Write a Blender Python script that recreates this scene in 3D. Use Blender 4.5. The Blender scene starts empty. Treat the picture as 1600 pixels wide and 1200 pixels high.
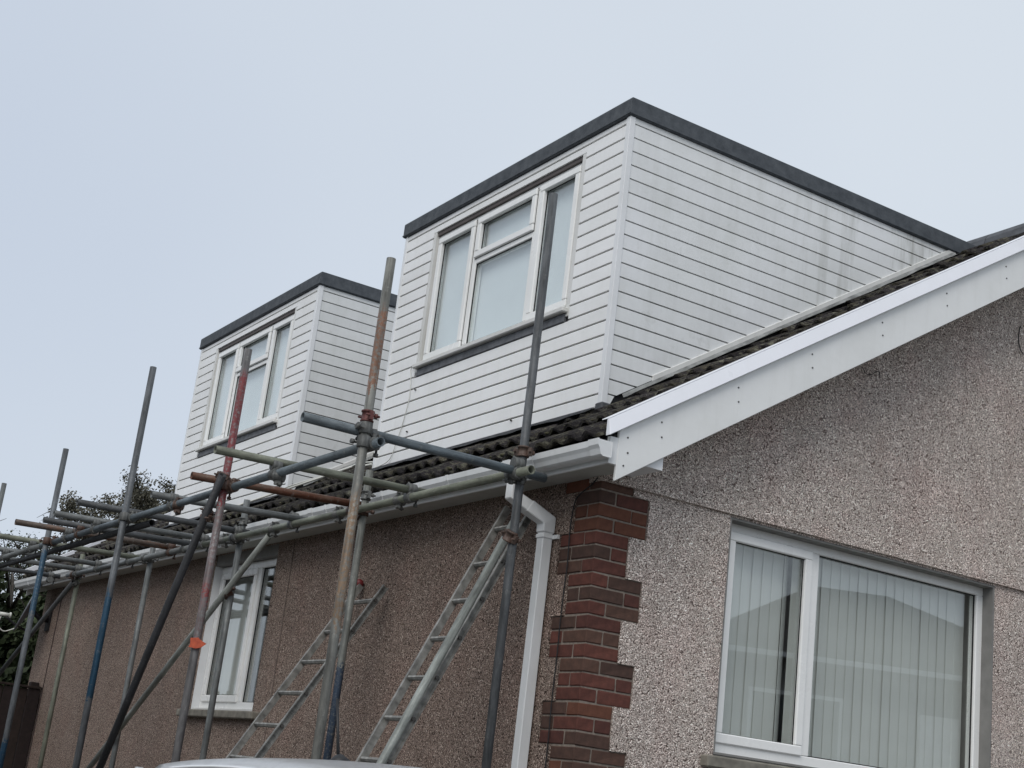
import bpy, bmesh, math, random
from mathutils import Vector, Matrix, noise
random.seed(7)
PI = math.pi
D = bpy.data
scene = bpy.context.scene
COL = scene.collection
def R_(a): return math.radians(a)

# ------------------------------------------------------------------ camera
CAM = Vector((-4.310, -6.171, 1.55))
rt = Vector((0.8353957, -0.5371321, 0.1166327))
dn = Vector((0.2455639, 0.1748857, -0.9534744))
fw = Vector((0.4917443, 0.8251691, 0.2779990))
cam_d = D.cameras.new('camera'); cam = D.objects.new('camera', cam_d); COL.objects.link(cam)
up = -dn; bk = -fw
cam.matrix_world = Matrix(((rt.x, up.x, bk.x, CAM.x), (rt.y, up.y, bk.y, CAM.y), (rt.z, up.z, bk.z, CAM.z), (0, 0, 0, 1)))
cam_d.sensor_width = 36.0; cam_d.lens = 36.0 * 2230.27 / 1600.0
cam_d.clip_start = 0.05; cam_d.clip_end = 3000
scene.camera = cam

# ------------------------------------------------------------------ world, sun, exposure
SUN_EL, SUN_AZ = 46.0, 230.0        # azimuth measured from +Y clockwise: soft light from the -x, -y quarter (behind the camera)
world = D.worlds.new('World'); scene.world = world; world.use_nodes = True
nt = world.node_tree; nt.nodes.clear()
wo = nt.nodes.new('ShaderNodeOutputWorld')
sky = nt.nodes.new('ShaderNodeTexSky'); sky.sky_type = 'NISHITA'; sky.sun_disc = False
sky.sun_elevation = R_(SUN_EL); sky.sun_rotation = R_(SUN_AZ); sky.air_density = 1.0; sky.dust_density = 3.0
bg1 = nt.nodes.new('ShaderNodeBackground'); bg1.inputs[1].default_value = 0.08
nt.links.new(sky.outputs[0], bg1.inputs[0])
tc = nt.nodes.new('ShaderNodeTexCoord'); ns = nt.nodes.new('ShaderNodeTexNoise')      # even cloud sheet with faint mottling
ns.inputs['Scale'].default_value = 1.3; ns.inputs['Detail'].default_value = 3.0; ns.inputs['Roughness'].default_value = 0.45
mpw = nt.nodes.new('ShaderNodeMapping'); mpw.inputs['Location'].default_value = (5.94, 3.07, -3.54)
nt.links.new(tc.outputs['Generated'], mpw.inputs[0]); nt.links.new(mpw.outputs[0], ns.inputs['Vector'])
cr = nt.nodes.new('ShaderNodeValToRGB'); cr.color_ramp.elements[0].position = 0.30; cr.color_ramp.elements[1].position = 0.70
cr.color_ramp.elements[0].color = (0.575, 0.645, 0.755, 1); cr.color_ramp.elements[1].color = (0.690, 0.752, 0.825, 1)
nt.links.new(ns.outputs['Fac'], cr.inputs['Fac'])
bg2 = nt.nodes.new('ShaderNodeBackground'); bg2.inputs[1].default_value = 0.97
nt.links.new(cr.outputs[0], bg2.inputs[0])
mx = nt.nodes.new('ShaderNodeMixShader'); mx.inputs[0].default_value = 0.90
nt.links.new(bg1.outputs[0], mx.inputs[1]); nt.links.new(bg2.outputs[0], mx.inputs[2]); nt.links.new(mx.outputs[0], wo.inputs[0])
sd = D.lights.new('sun', 'SUN'); sun = D.objects.new('sun', sd); COL.objects.link(sun)
sd.energy = 1.5; sd.angle = R_(35); sd.color = (1.0, 0.97, 0.93)
az = R_(SUN_AZ); el = R_(SUN_EL)
sdir = Vector((math.sin(az) * math.cos(el), math.cos(az) * math.cos(el), math.sin(el)))
sun.rotation_euler = sdir.to_track_quat('Z', 'Y').to_euler()
scene.view_settings.view_transform = 'Standard'; scene.view_settings.look = 'None'
scene.view_settings.exposure = 0.12; scene.view_settings.gamma = 1.0; scene.view_settings.use_curve_mapping = False

# ------------------------------------------------------------------ helpers: objects
def link(o, parent=None):
    COL.objects.link(o)
    if parent is not None: o.parent = parent
    return o
def tag(o, label=None, cat=None, group=None, kind=None):
    if label: o['label'] = label
    if cat: o['category'] = cat
    if group: o['group'] = group
    if kind: o['kind'] = kind
    return o
def empty(name, loc=(0, 0, 0), label=None, cat=None, group=None):
    o = D.objects.new(name, None); o.empty_display_size = 0.2; o.location = loc
    link(o); tag(o, label, cat, group); return o
def obj(name, bm, mat, parent=None, smooth=False, loc=None):
    me = D.meshes.new(name); bm.normal_update(); bm.to_mesh(me); bm.free()
    if smooth:
        for p in me.polygons: p.use_smooth = True
    mats = mat if isinstance(mat, (list, tuple)) else [mat]
    for m in mats: me.materials.append(m)
    o = D.objects.new(name, me); link(o, parent)
    if loc is not None: o.location = loc
    if parent is not None and loc is None and parent.type == 'EMPTY':
        o.location = -Vector(parent.location)          # meshes are written in world metres
    return o
def inst(name, me, parent, loc, rot=None, scl=None):
    o = D.objects.new(name, me); link(o, parent); o.location = loc
    if rot is not None:
        if isinstance(rot, Matrix): o.rotation_mode = 'QUATERNION'; o.rotation_quaternion = rot.to_quaternion()
        else: o.rotation_euler = rot
    if scl is not None: o.scale = scl
    return o
def B(): return bmesh.new()
def box(bm, x0, x1, y0, y1, z0, z1, mi=0):
    if x0 > x1: x0, x1 = x1, x0
    if y0 > y1: y0, y1 = y1, y0
    if z0 > z1: z0, z1 = z1, z0
    v = [bm.verts.new(p) for p in ((x0, y0, z0), (x1, y0, z0), (x1, y1, z0), (x0, y1, z0), (x0, y0, z1), (x1, y0, z1), (x1, y1, z1), (x0, y1, z1))]
    for f in ((0, 3, 2, 1), (4, 5, 6, 7), (0, 1, 5, 4), (1, 2, 6, 5), (2, 3, 7, 6), (3, 0, 4, 7)):
        bm.faces.new([v[i] for i in f]).material_index = mi
    return v
def bevel(bm, w, seg=1):
    bmesh.ops.bevel(bm, geom=list(bm.edges), offset=w, segments=seg, affect='EDGES', profile=0.6)
    return bm
def bbox(x0, x1, y0, y1, z0, z1, w=0.004, seg=1):
    bm = B(); box(bm, x0, x1, y0, y1, z0, z1); bevel(bm, w, seg); return bm
def prism(bm, pts, axis, a, b, mi=0):
    """polygon pts (2-tuples) extruded along axis from a to b. axis 'y': pts=(x,z); 'x': pts=(y,z); 'z': pts=(x,y)"""
    def P(p, t):
        return (p[0], t, p[1]) if axis == 'y' else ((t, p[0], p[1]) if axis == 'x' else (p[0], p[1], t))
    va = [bm.verts.new(P(p, a)) for p in pts]; vb = [bm.verts.new(P(p, b)) for p in pts]
    n = len(pts)
    fs = [bm.faces.new(va), bm.faces.new(vb[::-1])]
    for i in range(n): fs.append(bm.faces.new((va[i], vb[i], vb[(i + 1) % n], va[(i + 1) % n])))
    for f in fs: f.material_index = mi
    bmesh.ops.recalc_face_normals(bm, faces=fs)
    return fs
def frame_of(d):
    d = d.normalized(); a = Vector((0, 0, 1)) if abs(d.z) < 0.9 else Vector((1, 0, 0))
    u = d.cross(a).normalized(); v = d.cross(u).normalized(); return u, v
def tube_path(bm, pts, r, seg=8, cap=True, mi=0):
    pts = [Vector(p) for p in pts]; rings = []
    rs = r if isinstance(r, (list, tuple)) else [r] * len(pts)
    u = None
    for i, p in enumerate(pts):
        d = (pts[min(i + 1, len(pts) - 1)] - pts[max(i - 1, 0)])
        if d.length < 1e-9: d = Vector((0, 0, 1))
        d.normalize()
        if u is None: u, v = frame_of(d)
        else:
            u = (u - d * u.dot(d)); u.normalize(); v = d.cross(u)
        rings.append([bm.verts.new(p + (u * math.cos(2 * PI * k / seg) + v * math.sin(2 * PI * k / seg)) * rs[i]) for k in range(seg)])
    for a, b in zip(rings, rings[1:]):
        for k in range(seg):
            f = bm.faces.new((a[k], a[(k + 1) % seg], b[(k + 1) % seg], b[k])); f.smooth = True; f.material_index = mi
    if cap:
        bm.faces.new(rings[0][::-1]).material_index = mi; bm.faces.new(rings[-1]).material_index = mi
    return rings
def smooth_path(pts, n=6):
    pts = [Vector(p) for p in pts]; out = []
    for i in range(len(pts) - 1):
        p0 = pts[max(i - 1, 0)]; p1 = pts[i]; p2 = pts[i + 1]; p3 = pts[min(i + 2, len(pts) - 1)]
        for k in range(n):
            t = k / n
            out.append(0.5 * ((2 * p1) + (p2 - p0) * t + (2 * p0 - 5 * p1 + 4 * p2 - p3) * t * t + (3 * p1 - p0 - 3 * p2 + p3) * t ** 3))
    out.append(pts[-1]); return out

# ------------------------------------------------------------------ helpers: materials
class NT:
    def __init__(s, name):
        s.m = D.materials.new(name); s.m.use_nodes = True; s.t = s.m.node_tree; s.t.nodes.clear()
        s.out = s.n('ShaderNodeOutputMaterial'); s.b = s.n('ShaderNodeBsdfPrincipled'); s.l(s.b.outputs[0], s.out.inputs[0])
    def n(s, t, **k):
        x = s.t.nodes.new(t)
        for a, b in k.items(): setattr(x, a, b)
        return x
    def l(s, a, b): s.t.links.new(a, b)
    def coord(s, which='Object', scale=None):
        c = s.n('ShaderNodeTexCoord').outputs[which]
        if scale is not None:
            mp = s.n('ShaderNodeMapping'); mp.inputs['Scale'].default_value = scale; s.l(c, mp.inputs[0]); return mp.outputs[0]
        return c
    def noise(s, vec, scale, detail=3, rough=0.55, out='Fac'):
        x = s.n('ShaderNodeTexNoise'); x.inputs['Scale'].default_value = scale; x.inputs['Detail'].default_value = detail; x.inputs['Roughness'].default_value = rough
        if vec is not None: s.l(vec, x.inputs['Vector'])
        return x.outputs[out]
    def vor(s, vec, scale, feature='F1', out='Distance', rnd=1.0):
        x = s.n('ShaderNodeTexVoronoi'); x.feature = feature; x.inputs['Scale'].default_value = scale; x.inputs['Randomness'].default_value = rnd
        s.l(vec, x.inputs['Vector']); return x.outputs[out]
    def ramp(s, fac, stops, interp='LINEAR'):
        x = s.n('ShaderNodeValToRGB'); e = x.color_ramp; e.interpolation = interp
        while len(e.elements) < len(stops): e.elements.new(0.5)
        for el_, (p, c) in zip(e.elements, stops):
            el_.position = p; el_.color = tuple(c) + (1,) if len(c) == 3 else c
        s.l(fac, x.inputs[0]); return x.outputs[0]
    def mix(s, fac, a, b, mode='MIX'):
        x = s.n('ShaderNodeMix'); x.data_type = 'RGBA'; x.blend_type = mode
        for i, v in ((0, fac), (6, a), (7, b)):
            if hasattr(v, 'is_linked') or hasattr(v, 'links'): s.l(v, x.inputs[i])
            elif i == 0: x.inputs[0].default_value = v
            else: x.inputs[i].default_value = tuple(v) + (1,) if len(v) == 3 else v
        return x.outputs[2]
    def math(s, op, a, b=None, clamp=False):
        x = s.n('ShaderNodeMath'); x.operation = op; x.use_clamp = clamp
        for i, v in ((0, a), (1, b)):
            if v is None: continue
            if hasattr(v, 'links'): s.l(v, x.inputs[i])
            else: x.inputs[i].default_value = v
        return x.outputs[0]
    def bump(s, h, dist, strength=1.0):
        x = s.n('ShaderNodeBump'); x.inputs['Distance'].default_value = dist; x.inputs['Strength'].default_value = strength
        s.l(h, x.inputs['Height']); s.l(x.outputs[0], s.b.inputs['Normal']); return x
    def set(s, color=None, rough=None, metal=None, spec=None):
        for k, v in (('Base Color', color), ('Roughness', rough), ('Metallic', metal), ('Specular IOR Level', spec)):
            if v is None: continue
            if hasattr(v, 'links'): s.l(v, s.b.inputs[k])
            elif k == 'Base Color': s.b.inputs[k].default_value = tuple(v) + (1,)
            else: s.b.inputs[k].default_value = v
        return s.m
    def rnd(s): return s.n('ShaderNodeObjectInfo').outputs['Random']
    def sep(s, vec):
        x = s.n('ShaderNodeSeparateXYZ'); s.l(vec, x.inputs[0]); return x.outputs

def mat_plain(name, col, rough=0.6, metal=0.0, var=0.12, scale=8.0, spec=0.4):
    t = NT(name); c = t.coord(); n = t.noise(c, scale, 4)
    dark = tuple(v * (1 - var) for v in col); lite = tuple(min(1, v * (1 + var)) for v in col)
    return t.set(t.ramp(n, [(0.3, dark), (0.7, lite)]), rough, metal, spec)

def mat_dash(name, stops, tint=(1, 1, 1), sc=120.0):
    t = NT(name); c = t.coord()
    vc = t.vor(c, sc, out='Color'); vd = t.vor(c, sc)                     # coarse stones
    c2 = t.n('ShaderNodeVectorMath'); c2.operation = 'ADD'; t.l(c, c2.inputs[0]); c2.inputs[1].default_value = (3.1, 7.7, 1.3)
    vc2 = t.vor(c2.outputs[0], sc * 1.75, out='Color'); vd2 = t.vor(c2.outputs[0], sc * 1.75)    # fine chippings between them
    pick = t.ramp(t.noise(c, 55, 2, 0.5), [(0.46, (0,) * 3), (0.54, (1,) * 3)])
    stone = t.mix(pick, t.ramp(t.sep(vc)[0], stops), t.ramp(t.sep(vc2)[0], stops))
    dist = t.mix(pick, vd, vd2)
    gap = t.ramp(dist, [(0.40, (1.06, 1.06, 1.06)), (0.74, (0.20, 0.17, 0.155))])
    col = t.mix(1.0, stone, gap, 'MULTIPLY')
    big = t.noise(c, 0.8, 4, 0.6)
    col = t.mix(1.0, col, t.ramp(big, [(0.3, (0.88, 0.86, 0.86)), (0.7, (1.08, 1.07, 1.06))]), 'MULTIPLY')
    pk = t.noise(c, 2.3, 4, 0.6)
    col = t.mix(t.math('MULTIPLY', t.ramp(pk, [(0.48, (0,) * 3), (0.66, (1,) * 3)]), 0.35), col, t.mix(1.0, col, (1.05, 0.90, 0.90), 'MULTIPLY'))
    streak = t.noise(t.coord(scale=(2.4, 2.4, 0.28)), 3.0, 5, 0.65)
    col = t.mix(1.0, col, t.ramp(streak, [(0.28, (0.91, 0.895, 0.88)), (0.60, (1.03, 1.03, 1.03))]), 'MULTIPLY')
    col = t.mix(1.0, col, tint, 'MULTIPLY')
    h = t.math('SUBTRACT', 1.0, dist)
    t.bump(h, 0.010, 1.0)
    return t.set(col, 0.85, 0, 0.25)

def mat_upvc(name, col=(0.78, 0.79, 0.80), dirt=0.25, green=0.0, rough=0.35):
    t = NT(name); c = t.coord()
    n1 = t.noise(c, 2.2, 5, 0.65); n2 = t.noise(t.coord(scale=(6, 6, 0.7)), 3.0, 4, 0.6)
    d = t.math('MULTIPLY', t.ramp(n1, [(0.42, (0, 0, 0)), (0.75, (1, 1, 1))]), dirt)
    cc = t.mix(d, col, (0.36, 0.37, 0.30))
    cc = t.mix(t.math('MULTIPLY', t.ramp(n2, [(0.5, (0, 0, 0)), (0.78, (1, 1, 1))]), dirt * 0.7), cc, (0.40, 0.38, 0.33))
    if green: cc = t.mix(t.math('MULTIPLY', t.ramp(n1, [(0.35, (0, 0, 0)), (0.7, (1, 1, 1))]), green), cc, (0.30, 0.33, 0.22))
    r = t.rnd(); cc = t.mix(1.0, cc, t.ramp(r, [(0, (0.93, 0.93, 0.93)), (1, (1.0, 1.0, 1.0))]), 'MULTIPLY')
    t.bump(t.noise(c, 5.0, 3, 0.5), 0.010, 0.35)
    return t.set(cc, t.ramp(n1, [(0.3, (rough * 0.8,) * 3), (0.7, (rough * 1.5,) * 3)]), 0, 0.45)

def mat_cheek():
    # boards on the weather side: greenish film and grey runs with shapes of their own (object space is world space)
    t = NT('upvc_weathered'); c = t.coord()
    n1 = t.noise(c, 1.3, 6, 0.7); n2 = t.noise(t.coord(scale=(5.0, 1, 0.5)), 2.2, 5, 0.65); n3 = t.noise(c, 9, 4, 0.7)
    x = t.sep(c)[0]; xr = t.math('MULTIPLY', t.math('SUBTRACT', x, 1.6), 0.45, True)
    cc = t.mix(t.ramp(n1, [(0.35, (0.10,) * 3), (0.75, (0.75,) * 3)]), (0.84, 0.85, 0.86), (0.68, 0.695, 0.665))
    st = t.math('MULTIPLY', t.ramp(n2, [(0.47, (0,) * 3), (0.68, (1,) * 3)]), t.math('ADD', 0.10, t.math('MULTIPLY', xr, 0.85)))
    cc = t.mix(st, cc, (0.27, 0.27, 0.22))
    cc = t.mix(t.math('MULTIPLY', t.ramp(n3, [(0.60, (0,) * 3), (0.72, (1,) * 3)]), 0.18), cc, (0.30, 0.30, 0.24))
    r = t.rnd(); cc = t.mix(1.0, cc, t.ramp(r, [(0, (0.92,) * 3), (1, (1.0,) * 3)]), 'MULTIPLY')
    t.bump(t.noise(c, 5.0, 3, 0.5), 0.010, 0.35)
    return t.set(cc, t.ramp(n1, [(0.3, (0.3,) * 3), (0.7, (0.6,) * 3)]), 0, 0.4)

def mat_brick(name, c0, c1):
    t = NT(name); c = t.coord(); n = t.noise(c, 22, 5, 0.65); r = t.rnd()
    cc = t.ramp(n, [(0.28, c0), (0.72, c1)])
    cc = t.mix(1.0, cc, t.ramp(r, [(0, (0.66, 0.70, 0.74)), (1, (0.98, 0.96, 0.95))]), 'MULTIPLY')
    sp = t.noise(c, 90, 3, 0.7); cc = t.mix(t.math('MULTIPLY', t.ramp(sp, [(0.60, (0,) * 3), (0.70, (1,) * 3)]), 0.35), cc, (0.04, 0.03, 0.03))
    t.bump(t.noise(c, 120, 4, 0.7), 0.003, 0.6)
    return t.set(cc, 0.85, 0, 0.25)

def mat_tile(name='roof_tile'):
    t = NT(name); c = t.coord(); geo = t.n('ShaderNodeNewGeometry'); g = geo.outputs['Position']
    n = t.noise(g, 8, 6, 0.75); n2 = t.noise(g, 42, 5, 0.75); n3 = t.noise(g, 2.0, 3); n4 = t.noise(g, 19, 5, 0.7)
    cc = t.ramp(n2, [(0.3, (0.020, 0.018, 0.019)), (0.7, (0.066, 0.059, 0.060))])
    cc = t.mix(t.ramp(n, [(0.50, (0,) * 3), (0.60, (1,) * 3)]), cc, (0.095, 0.085, 0.062))
    cc = t.mix(t.math('MULTIPLY', t.ramp(n4, [(0.54, (0,) * 3), (0.60, (1,) * 3)]), t.ramp(n3, [(0.4, (0.35,) * 3), (0.6, (1,) * 3)])), cc, (0.17, 0.165, 0.125))
    cc = t.mix(t.ramp(n2, [(0.64, (0,) * 3), (0.70, (1,) * 3)]), cc, (0.27, 0.26, 0.21))
    r = t.rnd(); cc = t.mix(1.0, cc, t.ramp(r, [(0, (0.62,) * 3), (1, (1.3,) * 3)]), 'MULTIPLY')
    t.bump(t.math('ADD', n2, t.math('MULTIPLY', n4, 1.5)), 0.020, 1.0)
    return t.set(cc, 0.95, 0, 0.15)

def mat_tube(name, base, rust=0.3, bands=(), fleck=0.3, rustcol=(0.20, 0.075, 0.030)):
    """galvanised tube; bands = (from, to, colour, wear) metres along the tube's own length"""
    t = NT(name); c = t.coord(); z = t.sep(c)[2]
    n = t.noise(t.coord(scale=(1, 1, 0.35)), 9, 5, 0.65); n2 = t.noise(c, 55, 4, 0.7); n3 = t.noise(t.coord(scale=(1, 1, 0.22)), 14, 5, 0.7)
    off = t.math('MULTIPLY', t.rnd(), 30.0)
    cc = t.ramp(n, [(0.28, tuple(v * 0.45 for v in base)), (0.5, base), (0.72, tuple(min(1, v * 1.6) for v in base))])
    metal = t.n('ShaderNodeValue').outputs[0]; metal.default_value = 0.25
    for (a, b, colr, wear) in bands:
        e0 = t.math('ADD', z, t.math('ADD', t.math('MULTIPLY', t.math('SUBTRACT', n3, 0.5), 0.35), t.math('MULTIPLY', t.math('SUBTRACT', n2, 0.5), 0.30)))
        m = t.math('MULTIPLY', t.math('GREATER_THAN', e0, a), t.math('LESS_THAN', e0, b))
        m = t.math('MULTIPLY', m, t.ramp(n2, [(max(0, wear - 0.08), (0.15,) * 3), (wear + 0.04, (1,) * 3)]))
        cc = t.mix(m, cc, colr)
    if rust > 0:
        m = t.ramp(n3, [(0.74 - rust * 0.42, (0,) * 3), (0.86 - rust * 0.42, (1,) * 3)])
        cc = t.mix(m, cc, t.ramp(n2, [(0.3, tuple(v * 0.5 for v in rustcol)), (0.7, rustcol)]))
    cc = t.mix(t.math('MULTIPLY', t.ramp(n2, [(0.62, (0,) * 3), (0.70, (1,) * 3)]), fleck), cc, (0.42, 0.42, 0.40))
    sp = t.noise(c, 24, 5, 0.75); cc = t.mix(t.math('MULTIPLY', t.ramp(sp, [(0.60, (0,) * 3), (0.66, (1,) * 3)]), fleck * 1.3), cc, (0.30, 0.30, 0.28))
    gr = t.noise(t.coord(scale=(1, 1, 0.08)), 60, 4, 0.7); cc = t.mix(1.0, cc, t.ramp(gr, [(0.32, (0.62,) * 3), (0.62, (1.12,) * 3)]), 'MULTIPLY')
    t.bump(n2, 0.003, 0.6)
    return t.set(cc, t.ramp(n2, [(0.3, (0.42,) * 3), (0.7, (0.75,) * 3)]), 0.2, 0.4)

def mat_glass(name, tint=(0.955, 0.965, 0.958), ior=1.8):
    t = NT(name); t.t.nodes.remove(t.b)
    fr = t.n('ShaderNodeFresnel')            # same reflectance from either side of the thin pane
    bf = t.n('ShaderNodeNewGeometry').outputs['Backfacing']
    t.l(t.math('POWER', ior, t.math('SUBTRACT', 1.0, t.math('MULTIPLY', bf, 2.0))), fr.inputs['IOR'])
    tr = t.n('ShaderNodeBsdfTransparent'); tr.inputs[0].default_value = tuple(tint) + (1,)
    gl = t.n('ShaderNodeBsdfGlossy'); gl.inputs['Color'].default_value = (0.96, 0.975, 0.97, 1); gl.inputs['Roughness'].default_value = 0.012
    mxs = t.n('ShaderNodeMixShader'); t.l(fr.outputs[0], mxs.inputs[0]); t.l(tr.outputs[0], mxs.inputs[1]); t.l(gl.outputs[0], mxs.inputs[2])
    t.l(mxs.outputs[0], t.out.inputs[0]); return t.m

def mat_leaf(name, c0, c1):
    t = NT(name); g = t.n('ShaderNodeNewGeometry').outputs['Position']; n = t.noise(g, 1.7, 3)
    n2 = t.noise(g, 14, 2); cc = t.ramp(n, [(0.3, c0), (0.7, c1)])
    cc = t.mix(1.0, cc, t.ramp(n2, [(0.3, (0.7,) * 3), (0.7, (1.3,) * 3)]), 'MULTIPLY')
    return t.set(cc, 0.7, 0, 0.3)

M = {}
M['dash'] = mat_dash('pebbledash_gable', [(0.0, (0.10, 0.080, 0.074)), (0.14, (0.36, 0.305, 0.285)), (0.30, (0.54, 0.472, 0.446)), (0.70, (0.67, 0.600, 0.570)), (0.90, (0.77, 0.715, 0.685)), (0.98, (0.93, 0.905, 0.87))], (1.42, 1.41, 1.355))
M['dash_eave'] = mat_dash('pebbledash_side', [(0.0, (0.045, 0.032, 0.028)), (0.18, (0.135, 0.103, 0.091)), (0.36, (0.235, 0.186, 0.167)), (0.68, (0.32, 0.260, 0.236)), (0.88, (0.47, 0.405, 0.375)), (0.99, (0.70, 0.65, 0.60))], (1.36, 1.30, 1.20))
M['upvc'] = mat_upvc('white_upvc', (0.80, 0.81, 0.82), 0.10)
M['board'] = mat_upvc('white_cladding', (0.87, 0.87, 0.86), 0.12)
M['cheek'] = mat_cheek()
M['barge'] = mat_upvc('bargeboard_white', (0.84, 0.845, 0.83), 0.14)
M['cap'] = mat_upvc('verge_cap_white', (0.82, 0.83, 0.87), 0.06, rough=0.3)
M['gutter'] = mat_upvc('gutter_white', (0.76, 0.77, 0.77), 0.22)
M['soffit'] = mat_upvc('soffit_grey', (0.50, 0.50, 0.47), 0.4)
M['frame'] = mat_upvc('window_frame_white', (0.89, 0.89, 0.87), 0.10, rough=0.25)
M['sillwhite'] = mat_upvc('sill_dirty_white', (0.72, 0.715, 0.69), 0.30)
M['head_shade'] = mat_plain('window_head_shade', (0.10, 0.088, 0.085), 0.8)  # brown-grey tone holds the shade above the dormer window frames
M['dark_backing'] = mat_plain('dark_joint', (0.022, 0.022, 0.024), 0.9)  # roof underlay; also shade of grooves and eaves gap put into the colour
M['rubber'] = mat_plain('black_gasket', (0.012, 0.012, 0.013), 0.6)
M['felt'] = (lambda t: (t.bump(t.noise(t.coord(), 160, 3, 0.7), 0.003, 0.8), t.set(t.ramp(t.noise(t.coord(), 14, 6, 0.7), [(0.3, (0.062, 0.070, 0.080)), (0.7, (0.115, 0.126, 0.138))]), 0.9, 0, 0.2))[1])(NT('mineral_felt'))
M['lead'] = mat_plain('lead_flashing', (0.085, 0.088, 0.095), 0.6, 0.2, 0.35, 12)
M['leadmid'] = mat_plain('sill_flashing_grey', (0.125, 0.13, 0.14), 0.6, 0.1, 0.35, 14)
M['leadpale'] = mat_plain('pale_flashing', (0.42, 0.43, 0.42), 0.7, 0.0, 0.35, 10)
M['mortar'] = mat_plain('mortar', (0.215, 0.180, 0.150), 0.95, 0, 0.25, 40)
M['brick'] = [mat_brick('brick_red', (0.082, 0.033, 0.026), (0.150, 0.056, 0.042)), mat_brick('brick_brown', (0.068, 0.040, 0.031), (0.125, 0.068, 0.050)),
              mat_brick('brick_purple', (0.052, 0.036, 0.033), (0.090, 0.060, 0.054)), mat_brick('brick_orange', (0.120, 0.048, 0.030), (0.185, 0.075, 0.046))]
M['tile'] = mat_tile()
M['stone'] = mat_plain('cement_sill', (0.20, 0.185, 0.155), 0.9, 0, 0.3, 14)
M['cement'] = mat_plain('cement_reveal', (0.21, 0.205, 0.195), 0.9, 0, 0.15, 10)
M['glass'] = mat_glass('window_glass')
M['glass_up'] = mat_glass('dormer_glass', (0.96, 0.98, 0.98), 1.85)
M['blind'] = mat_plain('vertical_blind_fabric', (0.71, 0.725, 0.70), 0.9, 0, 0.06, 3)
M['blindwhite'] = mat_plain('roller_blind_fabric', (0.82, 0.84, 0.85), 0.9, 0, 0.04, 3)
M['room'] = mat_plain('room_wall', (0.36, 0.36, 0.34), 0.9)
M['nail'] = mat_plain('nail_head', (0.09, 0.087, 0.082), 0.6, 0.3)
M['cable_b'] = mat_plain('black_cable', (0.014, 0.013, 0.014), 0.6)
M['cable_w'] = mat_plain('white_cable', (0.62, 0.62, 0.57), 0.6)
M['alu'] = mat_plain('ladder_aluminium', (0.26, 0.255, 0.235), 0.55, 0.2, 0.45, 22)
M['coupler'] = mat_tube('coupler_steel', (0.115, 0.117, 0.112), 0.22, rustcol=(0.10, 0.058, 0.040))
M['coupler_rust'] = mat_tube('coupler_rusty', (0.105, 0.072, 0.058), 0.55, rustcol=(0.105, 0.050, 0.032))
M['coupler_red'] = mat_tube('coupler_red', (0.115, 0.042, 0.038), 0.40, rustcol=(0.105, 0.050, 0.032))
M['ground'] = (lambda t: t.set(t.mix(t.ramp(t.noise(t.coord(), 60, 4, 0.7), [(0.3, (0,) * 3), (0.7, (1,) * 3)]), t.ramp(t.noise(t.coord(), 0.6, 5), [(0.3, (0.10, 0.095, 0.088)), (0.7, (0.17, 0.165, 0.155))]), (0.13, 0.125, 0.115)), 0.95, 0, 0.2))(NT('driveway_concrete'))

# ------------------------------------------------------------------ key dimensions (metres)
T = math.tan(R_(32.5)); CS = math.cos(R_(32.5)); SN = math.sin(R_(32.5))
Z0 = 3.64                     # roof tile surface height above the side wall plane x = 0
RX = 3.83                     # ridge
LEN = 11.08                   # length of the side wall
VY0, VY1 = -0.33, 11.50       # verge faces
GZ = 0.45                     # ground level at the house
def roof_z(x): return Z0 + x * T

def gh(x, y):
    dx = max(-x, 0, x - 2 * RX); dy = max(-y, 0, y - LEN)
    d = math.hypot(dx, dy); s = min(max((1.65 - d) / 1.45, 0), 1); s = s * s * (3 - 2 * s)
    return GZ * s

# ------------------------------------------------------------------ ground
bm = B()
xs = [-600, -200, -60, -20, -10, -6, -4.5, -3.5, -3, -2.5, -2.2, -1.9, -1.6, -1.3, -1.0, -0.7, -0.4, -0.15, 0.0, 2, 4, 6, 7.66, 8, 8.4, 8.8, 9.3, 10, 14, 30, 80, 250, 600]
ys = [-600, -200, -60, -25, -12, -8, -5, -3, -2.2, -1.8, -1.5, -1.2, -0.9, -0.6, -0.3, 0, 2, 5, 8, 11.08, 11.4, 11.8, 12.2, 12.7, 13.5, 16, 25, 60, 200, 600]
gv = [[bm.verts.new((x, y, gh(x, y))) for y in ys] for x in xs]
for i in range(len(xs) - 1):
    for j in range(len(ys) - 1): bm.faces.new((gv[i][j], gv[i + 1][j], gv[i + 1][j + 1], gv[i][j + 1])).smooth = True
g = obj('ground', bm, M['ground']); tag(g, kind='structure')

# ------------------------------------------------------------------ the bungalow
house = empty('bungalow', (RX, 5.5, GZ), 'pebbledashed bungalow with two white dormers, brick quoin corner and dark tiled roof', 'house')

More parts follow.
